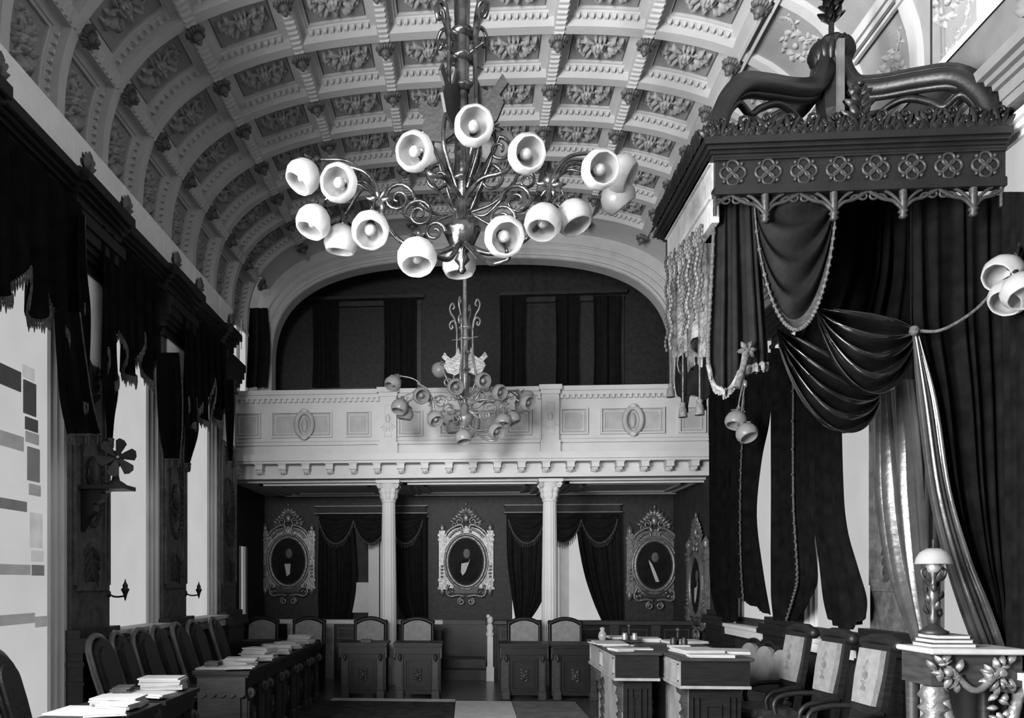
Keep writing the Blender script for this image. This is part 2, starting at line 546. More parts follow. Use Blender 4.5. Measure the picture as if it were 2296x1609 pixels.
def pilaster(parent, sgn, y0):
    d = .06; x0 = XL if sgn < 0 else XR; s = 1 if sgn < 0 else -1

    def bx(mb, a, b, ya, yb, za, zb):
        xa, xb = x0 + s * a, x0 + s * b
        mb.box(min(xa, xb), max(xa, xb), ya, yb, za, zb)
    mb = MB(); bx(mb, 0, d, y0, y0 + PW, 1.17, 4.32)
    for e in (.03, .09):   # raised frame of the sunk panel
        bx(mb, d, d + .03 - e * .15, y0 + e, y0 + e + .04, 1.55, 3.5); bx(mb, d, d + .03 - e * .15, y0 + PW - e - .04, y0 + PW - e, 1.55, 3.5)
    bx(mb, d, d + .02, y0 + .07, y0 + PW - .07, 1.50, 1.58); bx(mb, d, d + .02, y0 + .07, y0 + PW - .07, 3.45, 3.52)
    p = build('pilaster', mb, CARVED, parent)
    ped = MB(); bx(ped, -.02, .17, y0 - .02, y0 + PW + .02, 0, .98)
    for (a, z0, z1) in ((.24, .98, 1.04), (.22, 1.04, 1.10), (.15, 1.10, 1.17), (.20, 0, .2), (.185, .86, .90), (.185, .70, .73)):
        bx(ped, -.02, a, y0 - .03, y0 + PW + .03, z0, z1)
    build('pedestal', ped, WOODM if sgn < 0 else WOOD, p)
    cap = MB()
    for (a, z0, z1) in ((.09, 4.30, 4.34), (.11, 4.40, 4.46), (.14, 4.46, 4.52), (.17, 4.52, 4.62), (.19, 4.62, 4.72)):
        bx(cap, 0, a, y0 - .02 - a * .25, y0 + PW + .02 + a * .25, z0, z1)
    bx(cap, 0, .08, y0, y0 + PW, 4.30, 4.42)
    build('capital', cap, WOOD, p)
    nk = MB(); bx(nk, d, d + .012, y0 + .10, y0 + PW - .10, 3.45, 4.30)
    build('neck', nk, SMOOTHW, p)
    m = MB(); mm = frame(V((x0 + s * (d + .005), y0 + PW / 2, 2.55)), (0, 1, 0) if s > 0 else (0, -1, 0), z=(s, 0, 0))
    for k in range(40):
        a = 2 * pi * k / 40; rr = (.20, .46)
        m.leaf((rr[0] * cos(a), rr[1] * sin(a)), a + 1.5, .10, .022, .018, mm)
    for k in range(7):
        m.leaf((0, -.28 + k * .05), pi / 2 + (k % 2 - .5) * 1.6, .16, .03, .025, mm)
    for q in (-1, 1):
        for k in range(8):
            m.leaf((0, q * (.62 + k * .035)), pi / 2 * q + ((k % 2) * 2 - 1) * (.9 - k * .05), .20, .03, .022, mm)
    m.ball((0, 0, .01), (.10, .16, .03), 10, 6, mm)
    build('carved_medallion', m, WOODM, p)


for y in PK_L: pilaster(wl, -1, y)
for y in PK_R:
    if not 4 < y < 6: pilaster(wr, 1, y)

# ---------------------------------------------------------------- entablatures under the vault


def entablature(n, sgn):
    x0 = XL if sgn < 0 else XR; s = 1 if sgn < 0 else -1
    PK = PK_L if sgn < 0 else PK_R
    yend = 11.15 if sgn < 0 else 13.3
    mb = MB()

    def bx(a, z0, z1, ya=-3.0, yb=None, b=-.05):
        xa, xb = x0 + s * a, x0 + s * b
        mb.box(min(xa, xb), max(xa, xb), ya, yb or yend, z0, z1)
    prof = ((.07, 4.72, 4.78), (.085, 4.78, 4.86), (.12, 4.86, 4.90), (.16, 4.90, 4.94), (.205, 4.94, 5.02), (.17, 5.02, 5.05), (.12, 5.05, 5.07))
    for (a, z0, z1) in prof: bx(a, z0, z1)
    for y in PK:
        if sgn > 0 and 4 < y < 6: continue
        for (a, z0, z1) in prof: bx(a + .06, z0 - .002, z1 + .006, y - .05 - a * .3, min(y + PW + .05 + a * .3, yend + .12))
    k = -2.95
    while k < yend:
        bx(.115, 4.865, 4.90, k, k + .05); k += .10
    t = build('trim_%d' % n, mb, WOOD if sgn < 0 else ENTAB, kind='structure')
    m = MB()
    mm = M4.Identity(4)
    for a in (-2, -1, 0, 1, 2):
        m.leaf((0, 0), pi / 2 + a * .55, .16 - abs(a) * .02, .035, .03)
        m.leaf((0, 0, -.015), pi / 2 + a * .55, .16 - abs(a) * .02, .035, -.02)
    first = None
    for y in PK:
        for e in (-.02, PW + .02):
            if y + e > yend + .1: continue
            loc = V((x0 + s * .22, y + e, 5.065)); mat4 = frame(loc, (0, s, 0), y=(0, 0, 1))
            if first is None: first = build('acroterion', m, BOSS if sgn < 0 else ENTAB, t); o = first
            else: o = first.copy(); COL.objects.link(o)
            o.matrix_local = mat4
    # pale plain strip between cornice and vault
    st = MB(); xs_ = x0 + s * .0
    a_, b_ = (XL - .08, XL + .015) if sgn < 0 else (XR - .015, XR + .08)
    st.box(a_, b_, -3, 11.64 if sgn < 0 else 13.4, 4.98, 5.52)
    k = -2.6
    while k < 12.4:
        if sgn < 0: st.box(XL + .01, XL + .019, k, k + .012, 5.08, 5.52)
        k += 1.05
    build('frieze_strip', st, SMOOTHW if sgn < 0 else ENTAB, t)  # light on the left strip is put into its whiter colour


entablature(1, -1); entablature(2, 1)

# ---------------------------------------------------------------- coffered vault
XC, VA, ZS, VB, VN = 0.04, 3.54, 5.48, 1.82, 2.9
ROW = 0.86; ROW0 = 8.53


def vraw(t):
    c, q = cos(t), sin(t)
    return (XC + VA * math.copysign(abs(c) ** (2 / VN), c), ZS + VB * abs(q) ** (2 / VN))


TAB = [vraw(pi * i / 4000) for i in range(4001)]      # right springing -> left springing
ACC = [0.0]
for i in range(4000): ACC.append(ACC[-1] + math.hypot(TAB[i + 1][0] - TAB[i][0], TAB[i + 1][1] - TAB[i][1]))
ARC = ACC[-1]; CW = ARC / 10


def vs_(s):
    """vault surface at arc coordinate s (in coffers, -5 left .. +5 right): point, tangent, outward normal"""
    d = min(max(ARC / 2 - s * CW, 0), ARC)
    lo, hi = 0, 4000
    while hi - lo > 1:
        m = (lo + hi) // 2
        if ACC[m] <= d: lo = m
        else: hi = m
    t = (d - ACC[lo]) / max(ACC[hi] - ACC[lo], 1e-9)
    x = TAB[lo][0] + (TAB[hi][0] - TAB[lo][0]) * t; z = TAB[lo][1] + (TAB[hi][1] - TAB[lo][1]) * t
    a, b = max(lo - 12, 0), min(hi + 12, 4000)
    tx, tz = TAB[a][0] - TAB[b][0], TAB[a][1] - TAB[b][1]
    l = math.hypot(tx, tz); tx /= l; tz /= l
    return (x, z), (tx, tz), (-tz, tx)


_cache = {}


def vpt(s, y, h):
    k = round(s, 5)
    if k not in _cache: _cache[k] = vs_(k)
    (x, z), t, n = _cache[k]
    return (x + n[0] * h, y, z + n[1] * h)


RINGS = ((0, 0), (.062, 0), (.07, .095), (.13, .100), (.134, .120), (.158, .120), (.160, .155), (.172, .155), (.174, .138), (9, .138))
RINGS_R = ((0, 0), (.055, 0), (.06, .05), (9, .05))


def depth(e, rings):
    for i in range(len(rings) - 1):
        a, b = rings[i], rings[i + 1]
        if e <= b[0]: return a[1] + (b[1] - a[1]) * (e - a[0]) / max(b[0] - a[0], 1e-9)
    return rings[-1][1]


panel_face = []
shell = MB(); beads = MB(); ribbar = MB()
rows = range(-13, 5)
for k in rows:
    y0 = ROW0 + ROW * k
    if y0 > 12.2: continue
    near = y0 < 4.6
    for c in range(-5, 5):
        right = c >= 3
        rg = RINGS_R if right else RINGS
        es = [r[0] for r in rg if r[0] < 1]
        if near: es = es[:3]
        us = es + [CW * q for q in (.38, .5, .62)] + [CW - e for e in reversed(es)]
        ws = es + [ROW * .5] + [ROW - e for e in reversed(es)]
        base = len(shell.v); nu = len(us)
        for w in ws:
            for u in us:
                e = min(u, CW - u, w, ROW - w)
                shell.v.append(vpt(c + u / CW, y0 + w, depth(e, rg)))
        for j in range(len(ws) - 1):
            for i in range(nu - 1):
                a = base + j * nu + i
                uc, wc = (us[i] + us[i + 1]) / 2, (ws[j] + ws[j + 1]) / 2
                panel_face.append(1 if min(uc, CW - uc, wc, ROW - wc) > (.07 if right else .165) or near else 0)  # unseen near cells all take the darker tone to cut bounced light
                shell.f.append((a, a + nu, a + nu + 1, a + 1)); shell.s.append(False)
        if near: continue
        # bead rows along the cross ribs, cross bars on the long ribs
        if not right:
            for nb in range(9):
                u = .13 + (CW - .26) * (nb + .5) / 9
                for w in (.100, ROW - .100):
                    q = []
                    for (du, dw, h) in ((-.024, -.024, .102), (.024, -.024, .102), (.024, .024, .102), (-.024, .024, .102), (-.016, -.016, .058), (.016, -.016, .058), (.016, .016, .058), (-.016, .016, .058)):
                        q.append(vpt(c + (u + du) / CW, y0 + w + dw, h))
                    beads.add(q, [(4, 5, 6, 7), (0, 1, 5, 4), (1, 2, 6, 5), (2, 3, 7, 6), (3, 0, 4, 7)])
            for nb in range(11):
                w = ROW * (nb + .5) / 11
                for u in (0.0,):
                    q = []
                    for (du, dw, h) in ((-.055, -.02, 0), (.055, -.02, 0), (.055, .02, 0), (-.055, .02, 0), (-.045, -.012, -.022), (.045, -.012, -.022), (.045, .012, -.022), (-.045, .012, -.022)):
                        q.append(vpt(c + (u + du) / CW, y0 + w + dw, h))
                    ribbar.add(q, [(4, 5, 6, 7), (0, 1, 5, 4), (1, 2, 6, 5), (2, 3, 7, 6), (3, 0, 4, 7)])
        else:
            # right haunch: plain mouldings along the length
            for u in ((.03, .10) if c == 3 else (.0, .06, .12)):
                ribbar.add([vpt(c + (u + du) / CW, y0 + w, h) for w in (0, ROW) for (du, h) in ((0, .0), (.006, -.035), (.03, -.035), (.036, .0))],
                           [(0, 1, 5, 4), (1, 2, 6, 5), (2, 3, 7, 6)])
# backing so that no daylight leaks, and the plain bands at both ends
back = MB()
for (ya, yb, s0) in ((-3.1, ROW0 - 13 * ROW, -5), (12.82, 13.47, -3.9)):
    n = 40
    vs = [vpt(s0 + (5 - s0) * i / n, y, .02) for y in (ya, yb) for i in range(n + 1)]
    back.add(vs, [(i, i + 1, n + 2 + i, n + 1 + i) for i in range(n)], True)
n = 40
vs = [vpt(-5 + 10 * i / n, y, .25) for y in (-3.1, 12.82) for i in range(n + 1)]
back.add(vs, [(i, i + 1, n + 2 + i, n + 1 + i) for i in range(n)], True)
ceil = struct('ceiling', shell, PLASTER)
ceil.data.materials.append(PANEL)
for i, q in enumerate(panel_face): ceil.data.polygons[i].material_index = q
build('vault_backing', back, PLASTER, ceil)
build('bead_moulding', beads, PLASTER, ceil, kind='stuff')
build('rib_moulding', ribbar, PLASTER, ceil, kind='stuff')

# floral relief in every coffer, one mesh copied
rl = MB(); rnd = random.Random(3)
for k in range(7): rl.leaf((0, 0), 2 * pi * k / 7, .075, .030, .035)
rl.ball((0, 0, .03), (.028, .028, .022), 8, 5)
for q in (-1, 1):
    rl.tube([V((q * x, y, .016)) for x, y in ((.05, .05), (.11, .085), (.17, .075), (.20, .035), (.18, .005), (.155, .02))], .012, 5)
    for (x, y, a, l) in ((.06, .03, .5, .13), (.08, -.03, -.3, .13), (.05, -.06, -1.0, .12), (.12, .06, .9, .07), (.17, .07, .3, .06), (.19, .03, -1.2, .06), (.13, -.04, .5, .09), (.03, .07, 1.1, .08), (.14, .02, .1, .09), (.1, -.07, -.7, .06)):
        aa = a if q > 0 else pi - a
        rl.leaf((q * x, y), aa, l, .024, .030, curl=.4 * q)
rl.leaf((0, -.05), -pi / 2, .13, .035, .03); rl.leaf((0, .06), pi / 2, .07, .03, .03)
wrth = MB()
for k in range(16):
    a = 2 * pi * k / 16; wrth.leaf((.11 * cos(a), .11 * sin(a)), a + 1.2 + (k % 2), .07, .02, .022)
for q in (-1, 1):
    pts = bez([(q * x, y, .012) for x, y in ((.05, .12), (.12, .19), (.2, .17), (.26, .08), (.29, -.04), (.28, -.10))], 4)
    wrth.tube(pts, .008, 5)
    for i, p in enumerate(pts):
        wrth.leaf((p.x, p.y), (i * 2.4) % 6.28, .055, .014, .018)
wrth.ball((0, 0, .01), (.03, .03, .015), 8, 5)


def vmat(s, y, h, flip=1):
    (x, z), t, n = vs_(s)
    p = V((x + n[0] * h, y, z + n[1] * h))
    return frame(p, (t[0], 0, t[1]), z=(-n[0], 0, -n[1]))


fr_, fw_ = None, None
for k in range(-4, 5):
    yy = ROW0 + ROW * (k + .5)
    for c in range(-5, 5):
        if c >= 3:
            o = build('wreath_relief', wrth, RELIEF, ceil) if fw_ is None else fw_.copy()
            if fw_ is None: fw_ = o
            else: COL.objects.link(o)
            o.matrix_local = vmat(c + .5, yy, .05) @ M4.Diagonal((1.2, 1.2, 1.6, 1))
        else:
            o = build('floral_relief', rl, RELIEF, ceil) if fr_ is None else fr_.copy()
            if fr_ is None: fr_ = o
            else: COL.objects.link(o)
            o.matrix_local = vmat(c + .5, yy, .139) @ M4.Diagonal((1.15, 1.15, 1.9, 1))
# carved heads on the rib crossings
hd = MB()
hd.ball((0, 0, .05), (.062, .06, .075), 10, 7); hd.ball((0, .0, .12), (.03, .035, .03), 8, 5)
for k in range(9):
    a = pi * (k / 8) ; hd.leaf((.035 * cos(a), .03 + .03 * sin(a), .03), a, .075, .024, .04)
for q in (-1, 1):
    hd.tube(spiral((q * .055, -.03, .05), .035, .01, pi / 2, q * 1.2, 12, (1, 0, 0), (0, 1, 0)), .014, 6)
hd.leaf((0, -.03, .02), -pi / 2, .13, .04, .05)
hd.prism([(-.07, -.07), (.07, -.07), (.07, .08), (-.07, .08)], 0, .03)
fh = None
for k in range(-4, 6):
    for c in range(-4, 4):
        o = build('carved_head', hd, BOSS, ceil) if fh is None else fh.copy()
        if fh is None: fh = o
        else: COL.objects.link(o)
        o.matrix_local = vmat(c, ROW0 + ROW * k + .14, 0) @ M4.Scale(.95, 4)

# ---------------------------------------------------------------- end arch over the gallery
AY = 13.46; AXC, AHW, AZ0, AR, AN = 0.03, 3.30, 5.05, 1.83, 3.0


def arch(t, grow=0.0):
    c, q = cos(t), sin(t)
    return (AXC + (AHW + grow) * math.copysign(abs(c) ** (2 / AN), c), AZ0 + (AR + grow) * abs(q) ** (2 / AN))


mb = MB(); n = 64
inn = [(AXC + AHW, 3.35)] + [arch(pi * i / n) for i in range(n + 1)] + [(AXC - AHW, 3.35)]
out = [(4.4, 3.35)] + [(XC + (VA + .6) * math.copysign(abs(cos(pi * i / n)) ** (2 / VN), cos(pi * i / n)), ZS + (VB + .6) * abs(sin(pi * i / n)) ** (2 / VN)) for i in range(n + 1)] + [(-3.85, 3.35)]
N = len(inn)
vs = [(x, AY, z) for x, z in inn] + [(x, AY, z) for x, z in out] + [(x, AY + .28, z) for x, z in inn]
mb.add(vs, [(i, N + i, N + i + 1, i + 1) for i in range(N - 1)]); mb.add(vs, [(i, i + 1, 2 * N + i + 1, 2 * N + i) for i in range(N - 1)])
aw = struct('wall_gallery', mb, STRIP)
mo = MB()
for g_, r_ in ((.03, .028), (.13, .02), (.24, .02)):
    mo.tube([(AXC + AHW + g_, AY - .005, 4.5)] + [(arch(pi * i / n, g_)[0], AY - .005, arch(pi * i / n, g_)[1]) for i in range(n + 1)] + [(AXC - AHW - g_, AY - .005, 4.5)], r_, 6)
build('arch_moulding', mo, STRIP, aw)

# upper gallery: ceiling, slab and dark wall with two curtained windows
mb = MB(); mb.box(-4.0, 4.2, AY, YB + .3, 7.4, 7.6)
struct('ceiling_gallery', mb, WALLD)
mb = MB()
for (x0, x1) in ((-2.80, -0.82), (0.62, 2.75)):
    mb.box(x0 - .05, x1 + .05, YB - .12, YB, 6.64, 6.70); mb.box(x0, x1, YB - .08, YB, 6.52, 6.60)
    mb.box(x0, x0 + .08, YB - .06, YB, 4.4, 6.52); mb.box(x1 - .08, x1, YB - .06, YB, 4.4, 6.52)
struct('trim_3', mb, WOODM)

# gallery balcony -------------------------------------------------
GY = 12.5
bal = thing('gallery_balcony', 'pale carved balcony front with panels and bracket row across the hall', 'balcony', (.16, GY + .4, 3.12))
bx0, bx1 = -3.67, 3.61
col_x = (-1.21, 1.25)
mb = MB()
mb.box(bx0, bx1, GY + .02, GY + .22, 3.50, 4.40)                     # parapet wall
mb.box(bx0, bx1, GY - .05, GY + .26, 4.46, 4.53); mb.box(bx0, bx1, GY - .02, GY + .24, 4.40, 4.46)
mb.box(bx0, bx1, GY - .02, GY + .2, 3.68, 3.72); mb.box(bx0, bx1, GY - .03, GY + .2, 3.50, 3.66)
mb.box(bx0, bx1, GY - .005, GY + .2, 3.74, 3.76)
for x in col_x:
    a, b = x - .13, x + .13
    mb.box(a, b, GY - .09, GY + .2, 3.50, 4.40); mb.box(a - .04, b + .04, GY - .14, GY + .2, 4.46, 4.535); mb.box(a - .015, b + .015, GY - .11, GY + .2, 4.40, 4.46)
    mb.box(a - .02, b + .02, GY - .115, GY + .2, 3.50, 3.70)
part(bal, 'parapet', mb, PLASTER)
mb = MB()
mb.box(bx0, bx1, GY - .30, GY + .2, 3.40, 3.50); mb.box(bx0, bx1, GY - .26, GY + .2, 3.365, 3.40)
mb.box(bx0, bx1, GY - .02, GY + .2, 3.22, 3.37); mb.box(bx0, bx1, GY - .10, GY + .25, 3.15, 3.22)
part(bal, 'cornice', mb, PLASTER)
mb = MB(); x = bx0 + .06
while x < bx1: mb.box(x, x + .045, GY - .035, GY + .02, 4.345, 4.40); x += .085
part(bal, 'dentil_row', mb, PLASTER, kind='stuff')
first = None; x = bx0 + .12; k = 0
while x < bx1 - .1:
    if first is None:
        m = MB(); m.box(-.055, .055, -.20, 0, .06, .145); m.box(-.045, .045, -.14, 0, 0, .06); m.box(-.065, .065, -.215, 0, .13, .15)
        m.tube([(0, -.165, .045), (0, -.13, .02)], .04, 8)
        first = build('bracket', m, PLASTER, bal); o = first
    else: o = first.copy(); COL.objects.link(o)
    o.location = V((x, GY - .02, 3.22)) - bal.location
    x += .3635
soff = MB(); soff.box(bx0, bx1, GY + .15, YB, 3.12, 3.17)
for i in range(3):
    a = [-3.3, -1.0, 1.52][i]; b = [-1.25, 1.27, 3.7][i]
    for e, h in ((0, .03), (.12, .02), (.3, .018)):
        ya, yb = GY + .28 + e, YB - .12 - e
        soff.box(a + e, b - e, ya, ya + .06, 3.12 - h, 3.12); soff.box(a + e, b - e, yb - .06, yb, 3.12 - h, 3.12)
        soff.box(a + e, a + e + .06, ya, yb, 3.12 - h, 3.12); soff.box(b - e - .06, b - e, ya, yb, 3.12 - h, 3.12)
part(bal, 'soffit', soff, STRIP)
fl = MB(); fl.box(bx0, bx1, GY + .2, YB, 3.3, 3.5); part(bal, 'gallery_floor', fl, WALLD)
# panels
pr = MB()


def rect_ring(mb, x0, x1, z0, z1, y, w, d, m=None):
    for (a, b, c, e) in ((x0, x1, z0, z0 + w), (x0, x1, z1 - w, z1), (x0, x0 + w, z0 + w, z1 - w), (x1 - w, x1, z0 + w, z1 - w)):
        mb.box(a, b, y - d, y + .005, c, e, m)


pxs = [(527, 585), (609, 745), (775, 832), (892, 948), (985, 1118), (1135, 1192), (1256, 1318), (1346, 1490), (1522, 1582)]
for (a, b) in pxs:
    xa, xb = P(a, 945, GY).x, P(b, 945, GY).x
    za, zb = 3.80, 4.20
    m = MB(); rect_ring(m, xa, xb, za, zb, GY + .02, .022, .05); rect_ring(m, xa + .055, xb - .055, za + .055, zb - .055, GY + .02, .014, .028)
    for cx in (xa + .07, xb - .07):
        for cz in (za + .07, zb - .07): m.ball((cx, GY + .015, cz), (.022, .012, .022), 6, 4)
    part(bal, 'panel_frame', m, PLASTER)
    g2 = MB(); g2.box(xa + .02, xb - .02, GY + .012, GY + .022, za + .02, zb - .02); part(bal, 'panel_field', g2, PFIELD)
for px in (683, 1051, 1419):
    xc = P(px, 945, GY).x; zc = 4.0
    m = MB(); m.tube([(xc + .125 * cos(2 * pi * i / 20), GY - .03, zc + .19 * sin(2 * pi * i / 20)) for i in range(20)], .042, 7, True)
    m.ball((xc, GY - .0, zc), (.05, .035, .12), 8, 6)
    md = part(bal, 'medallion', m, PFIELD)
    for q in (.21, -.21): build('medallion_knob', local(bal, MB().ball((xc, GY - .05, zc + q), (.055, .03, .037), 8, 5)), STRIP, md)
for x in col_x:
    m = MB(); rect_ring(m, x - .06, x + .06, 3.78, 4.28, GY - .09, .015, .012)
    m.ball((x, GY - .10, 4.06), (.035, .03, .07), 8, 6);
    mm = frame(V((x, GY - .095, 4.06)), (1, 0, 0), z=(0, -1, 0))
    for k in range(6): m.leaf((0, -.05), -pi / 2 + (k - 2.5) * .35, .16, .018, .02, mm)
    part(bal, 'drop_ornament', m, STRIP)

# gallery columns ---------------------------------------------------
def column(x, label):
    t = thing('column', label, 'column', (x, GY + .02, 0), 0, 'columns carrying the balcony')
    m = MB(); m.lathe([(.115, .40), (.118, .9), (.116, 1.5), (.105, 2.3), (.098, 2.78)], 96, None, .035, 16)
    build('shaft', m, PLASTER, t)
    m = MB(); m.box(-.16, .16, -.16, .16, 0, .28); m.lathe([(.15, .28), (.155, .31), (.13, .34), (.135, .37), (.115, .40)], 24)
    build('base', m, PLASTER, t)
    m = MB(); m.lathe([(.098, 2.78), (.115, 2.79), (.115, 2.81), (.10, 2.83), (.105, 2.92), (.14, 3.02), (.16, 3.07)], 20)
    m.box(-.18, .18, -.18, .18, 3.07, 3.118)
    for k in range(8):
        a = 2 * pi * k / 8
        for (z, L, r) in ((2.82, .14, .10), (2.90, .14, .115)):
            mm = frame(V((r * cos(a), r * sin(a), z)), (0, 0, 1), z=(cos(a), sin(a), 0))
            m.leaf((0, 0), (0 if z < 2.85 else 0), L, .04, .035, mm)
    for q in (-1, 1):
        for p in (-1, 1):
            m.tube(spiral((q * .135, p * .135, 3.025), .042, .012, 0, 1.3, 14, V((q, p, 0)).normalized(), (0, 0, 1)), .016, 6)
    build('capital', m, PLASTER, t)


column(col_x[0], 'pale fluted column left of the middle portrait, carrying the balcony')
column(col_x[1], 'pale fluted column in front of the bright back window, carrying the balcony')

# ================================================================ chandeliers
A0 = P(1036, 545, 5.4)


def rel(px, py, Y): return P(px, py, Y) - A0


def shade_meshes():
    g = MB()
    g.lathe([(.026, -.125), (.036, -.11), (.062, -.095), (.098, -.06), (.118, -.01), (.117, .03), (.098, .068), (.092, .076), (.086, .068), (.104, .028), (.105, -.008), (.08, -.05), (.03, -.085)], 36, None, .014, 9, cap=False)
    b = MB(); b.ball((0, 0, -.005), (.038, .038, .05), 10, 7)
    h = MB(); h.lathe([(.014, -.175), (.03, -.165), (.022, -.15), (.036, -.13), (.042, -.108), (.036, -.10)], 12)
    for k in range(6):
        a = 2 * pi * k / 6
        h.leaf((0, 0), 0, .07, .018, .012, frame(V((.03 * cos(a), .03 * sin(a), -.13)), (cos(a), sin(a), .5), z=(cos(a) * -.5, sin(a) * -.5, 1)))
    return g, b, h


SHADES = [(680, 395, 5.45, (-.55, -.25, -.8)), (760, 410, 5.12, (-.15, -.95, -.35)), (703, 497, 5.4, (-.35, -.2, -.9)), (765, 540, 5.6, (-.15, .1, -1)), (830, 515, 5.1, (.05, -.75, -.7)),
          (1345, 380, 5.1, (.2, -.95, -.3)), (1392, 388, 5.5, (.85, -.2, -.5)), (1385, 442, 5.65, (.6, .2, -.75)), (1285, 487, 5.3, (.3, -.25, -.9)), (1218, 497, 5.2, (-.2, -.35, -.9)),
          (935, 575, 4.85, (0, -.35, -1)), (1130, 530, 4.9, (.15, -.8, -.45)), (1030, 592, 5.75, (0, 0, -1)),
          (930, 340, 5.05, (-.25, -.93, -.35)), (1062, 283, 4.95, (.05, -1, -.2)), (1180, 345, 5.1, (.25, -.93, -.3)),
          (965, 330, 5.8, (-.4, .8, -.4)), (1115, 325, 5.8, (.4, .8, -.4))]
ARMS = [  # each arm: its curve, the shades it feeds
    ([(1030, 548, 5.4), (975, 566, 5.35), (905, 545, 5.3), (862, 492, 5.3), (848, 430, 5.3), (822, 388, 5.32), (780, 372, 5.34)], (0, 1, 2, 3, 4)),
    ([(1045, 548, 5.4), (1105, 568, 5.35), (1180, 535, 5.3), (1226, 470, 5.3), (1240, 395, 5.3), (1275, 352, 5.32), (1330, 342, 5.36)], (5, 6, 7, 8, 9)),
    ([(1030, 545, 5.32), (1008, 580, 5.15), (975, 570, 4.98), (955, 530, 4.9), (938, 528, 4.86)], (10,)),
    ([(1045, 545, 5.32), (1075, 575, 5.15), (1105, 590, 5.0), (1140, 580, 4.95), (1135, 565, 4.93)], (11,)),
    ([(1036, 545, 5.5), (1036, 570, 5.65), (1034, 560, 5.78), (1030, 560, 5.75)], (12,)),
    ([(1030, 440, 5.3), (1000, 400, 5.15), (965, 390, 5.06), (940, 350, 5.16)], (13,)),
    ([(1042, 400, 5.3), (1055, 350, 5.12), (1062, 310, 5.06), (1062, 286, 5.1)], (14,)),
    ([(1046, 440, 5.3), (1080, 400, 5.16), (1130, 385, 5.1), (1165, 352, 5.2)], (15,)),
    ([(1030, 420, 5.5), (1000, 385, 5.65), (970, 330, 5.7)], (16,)),
    ([(1046, 420, 5.5), (1080, 385, 5.65), (1112, 325, 5.7)], (17,)),
]
SG, SBULB, SH = shade_meshes()


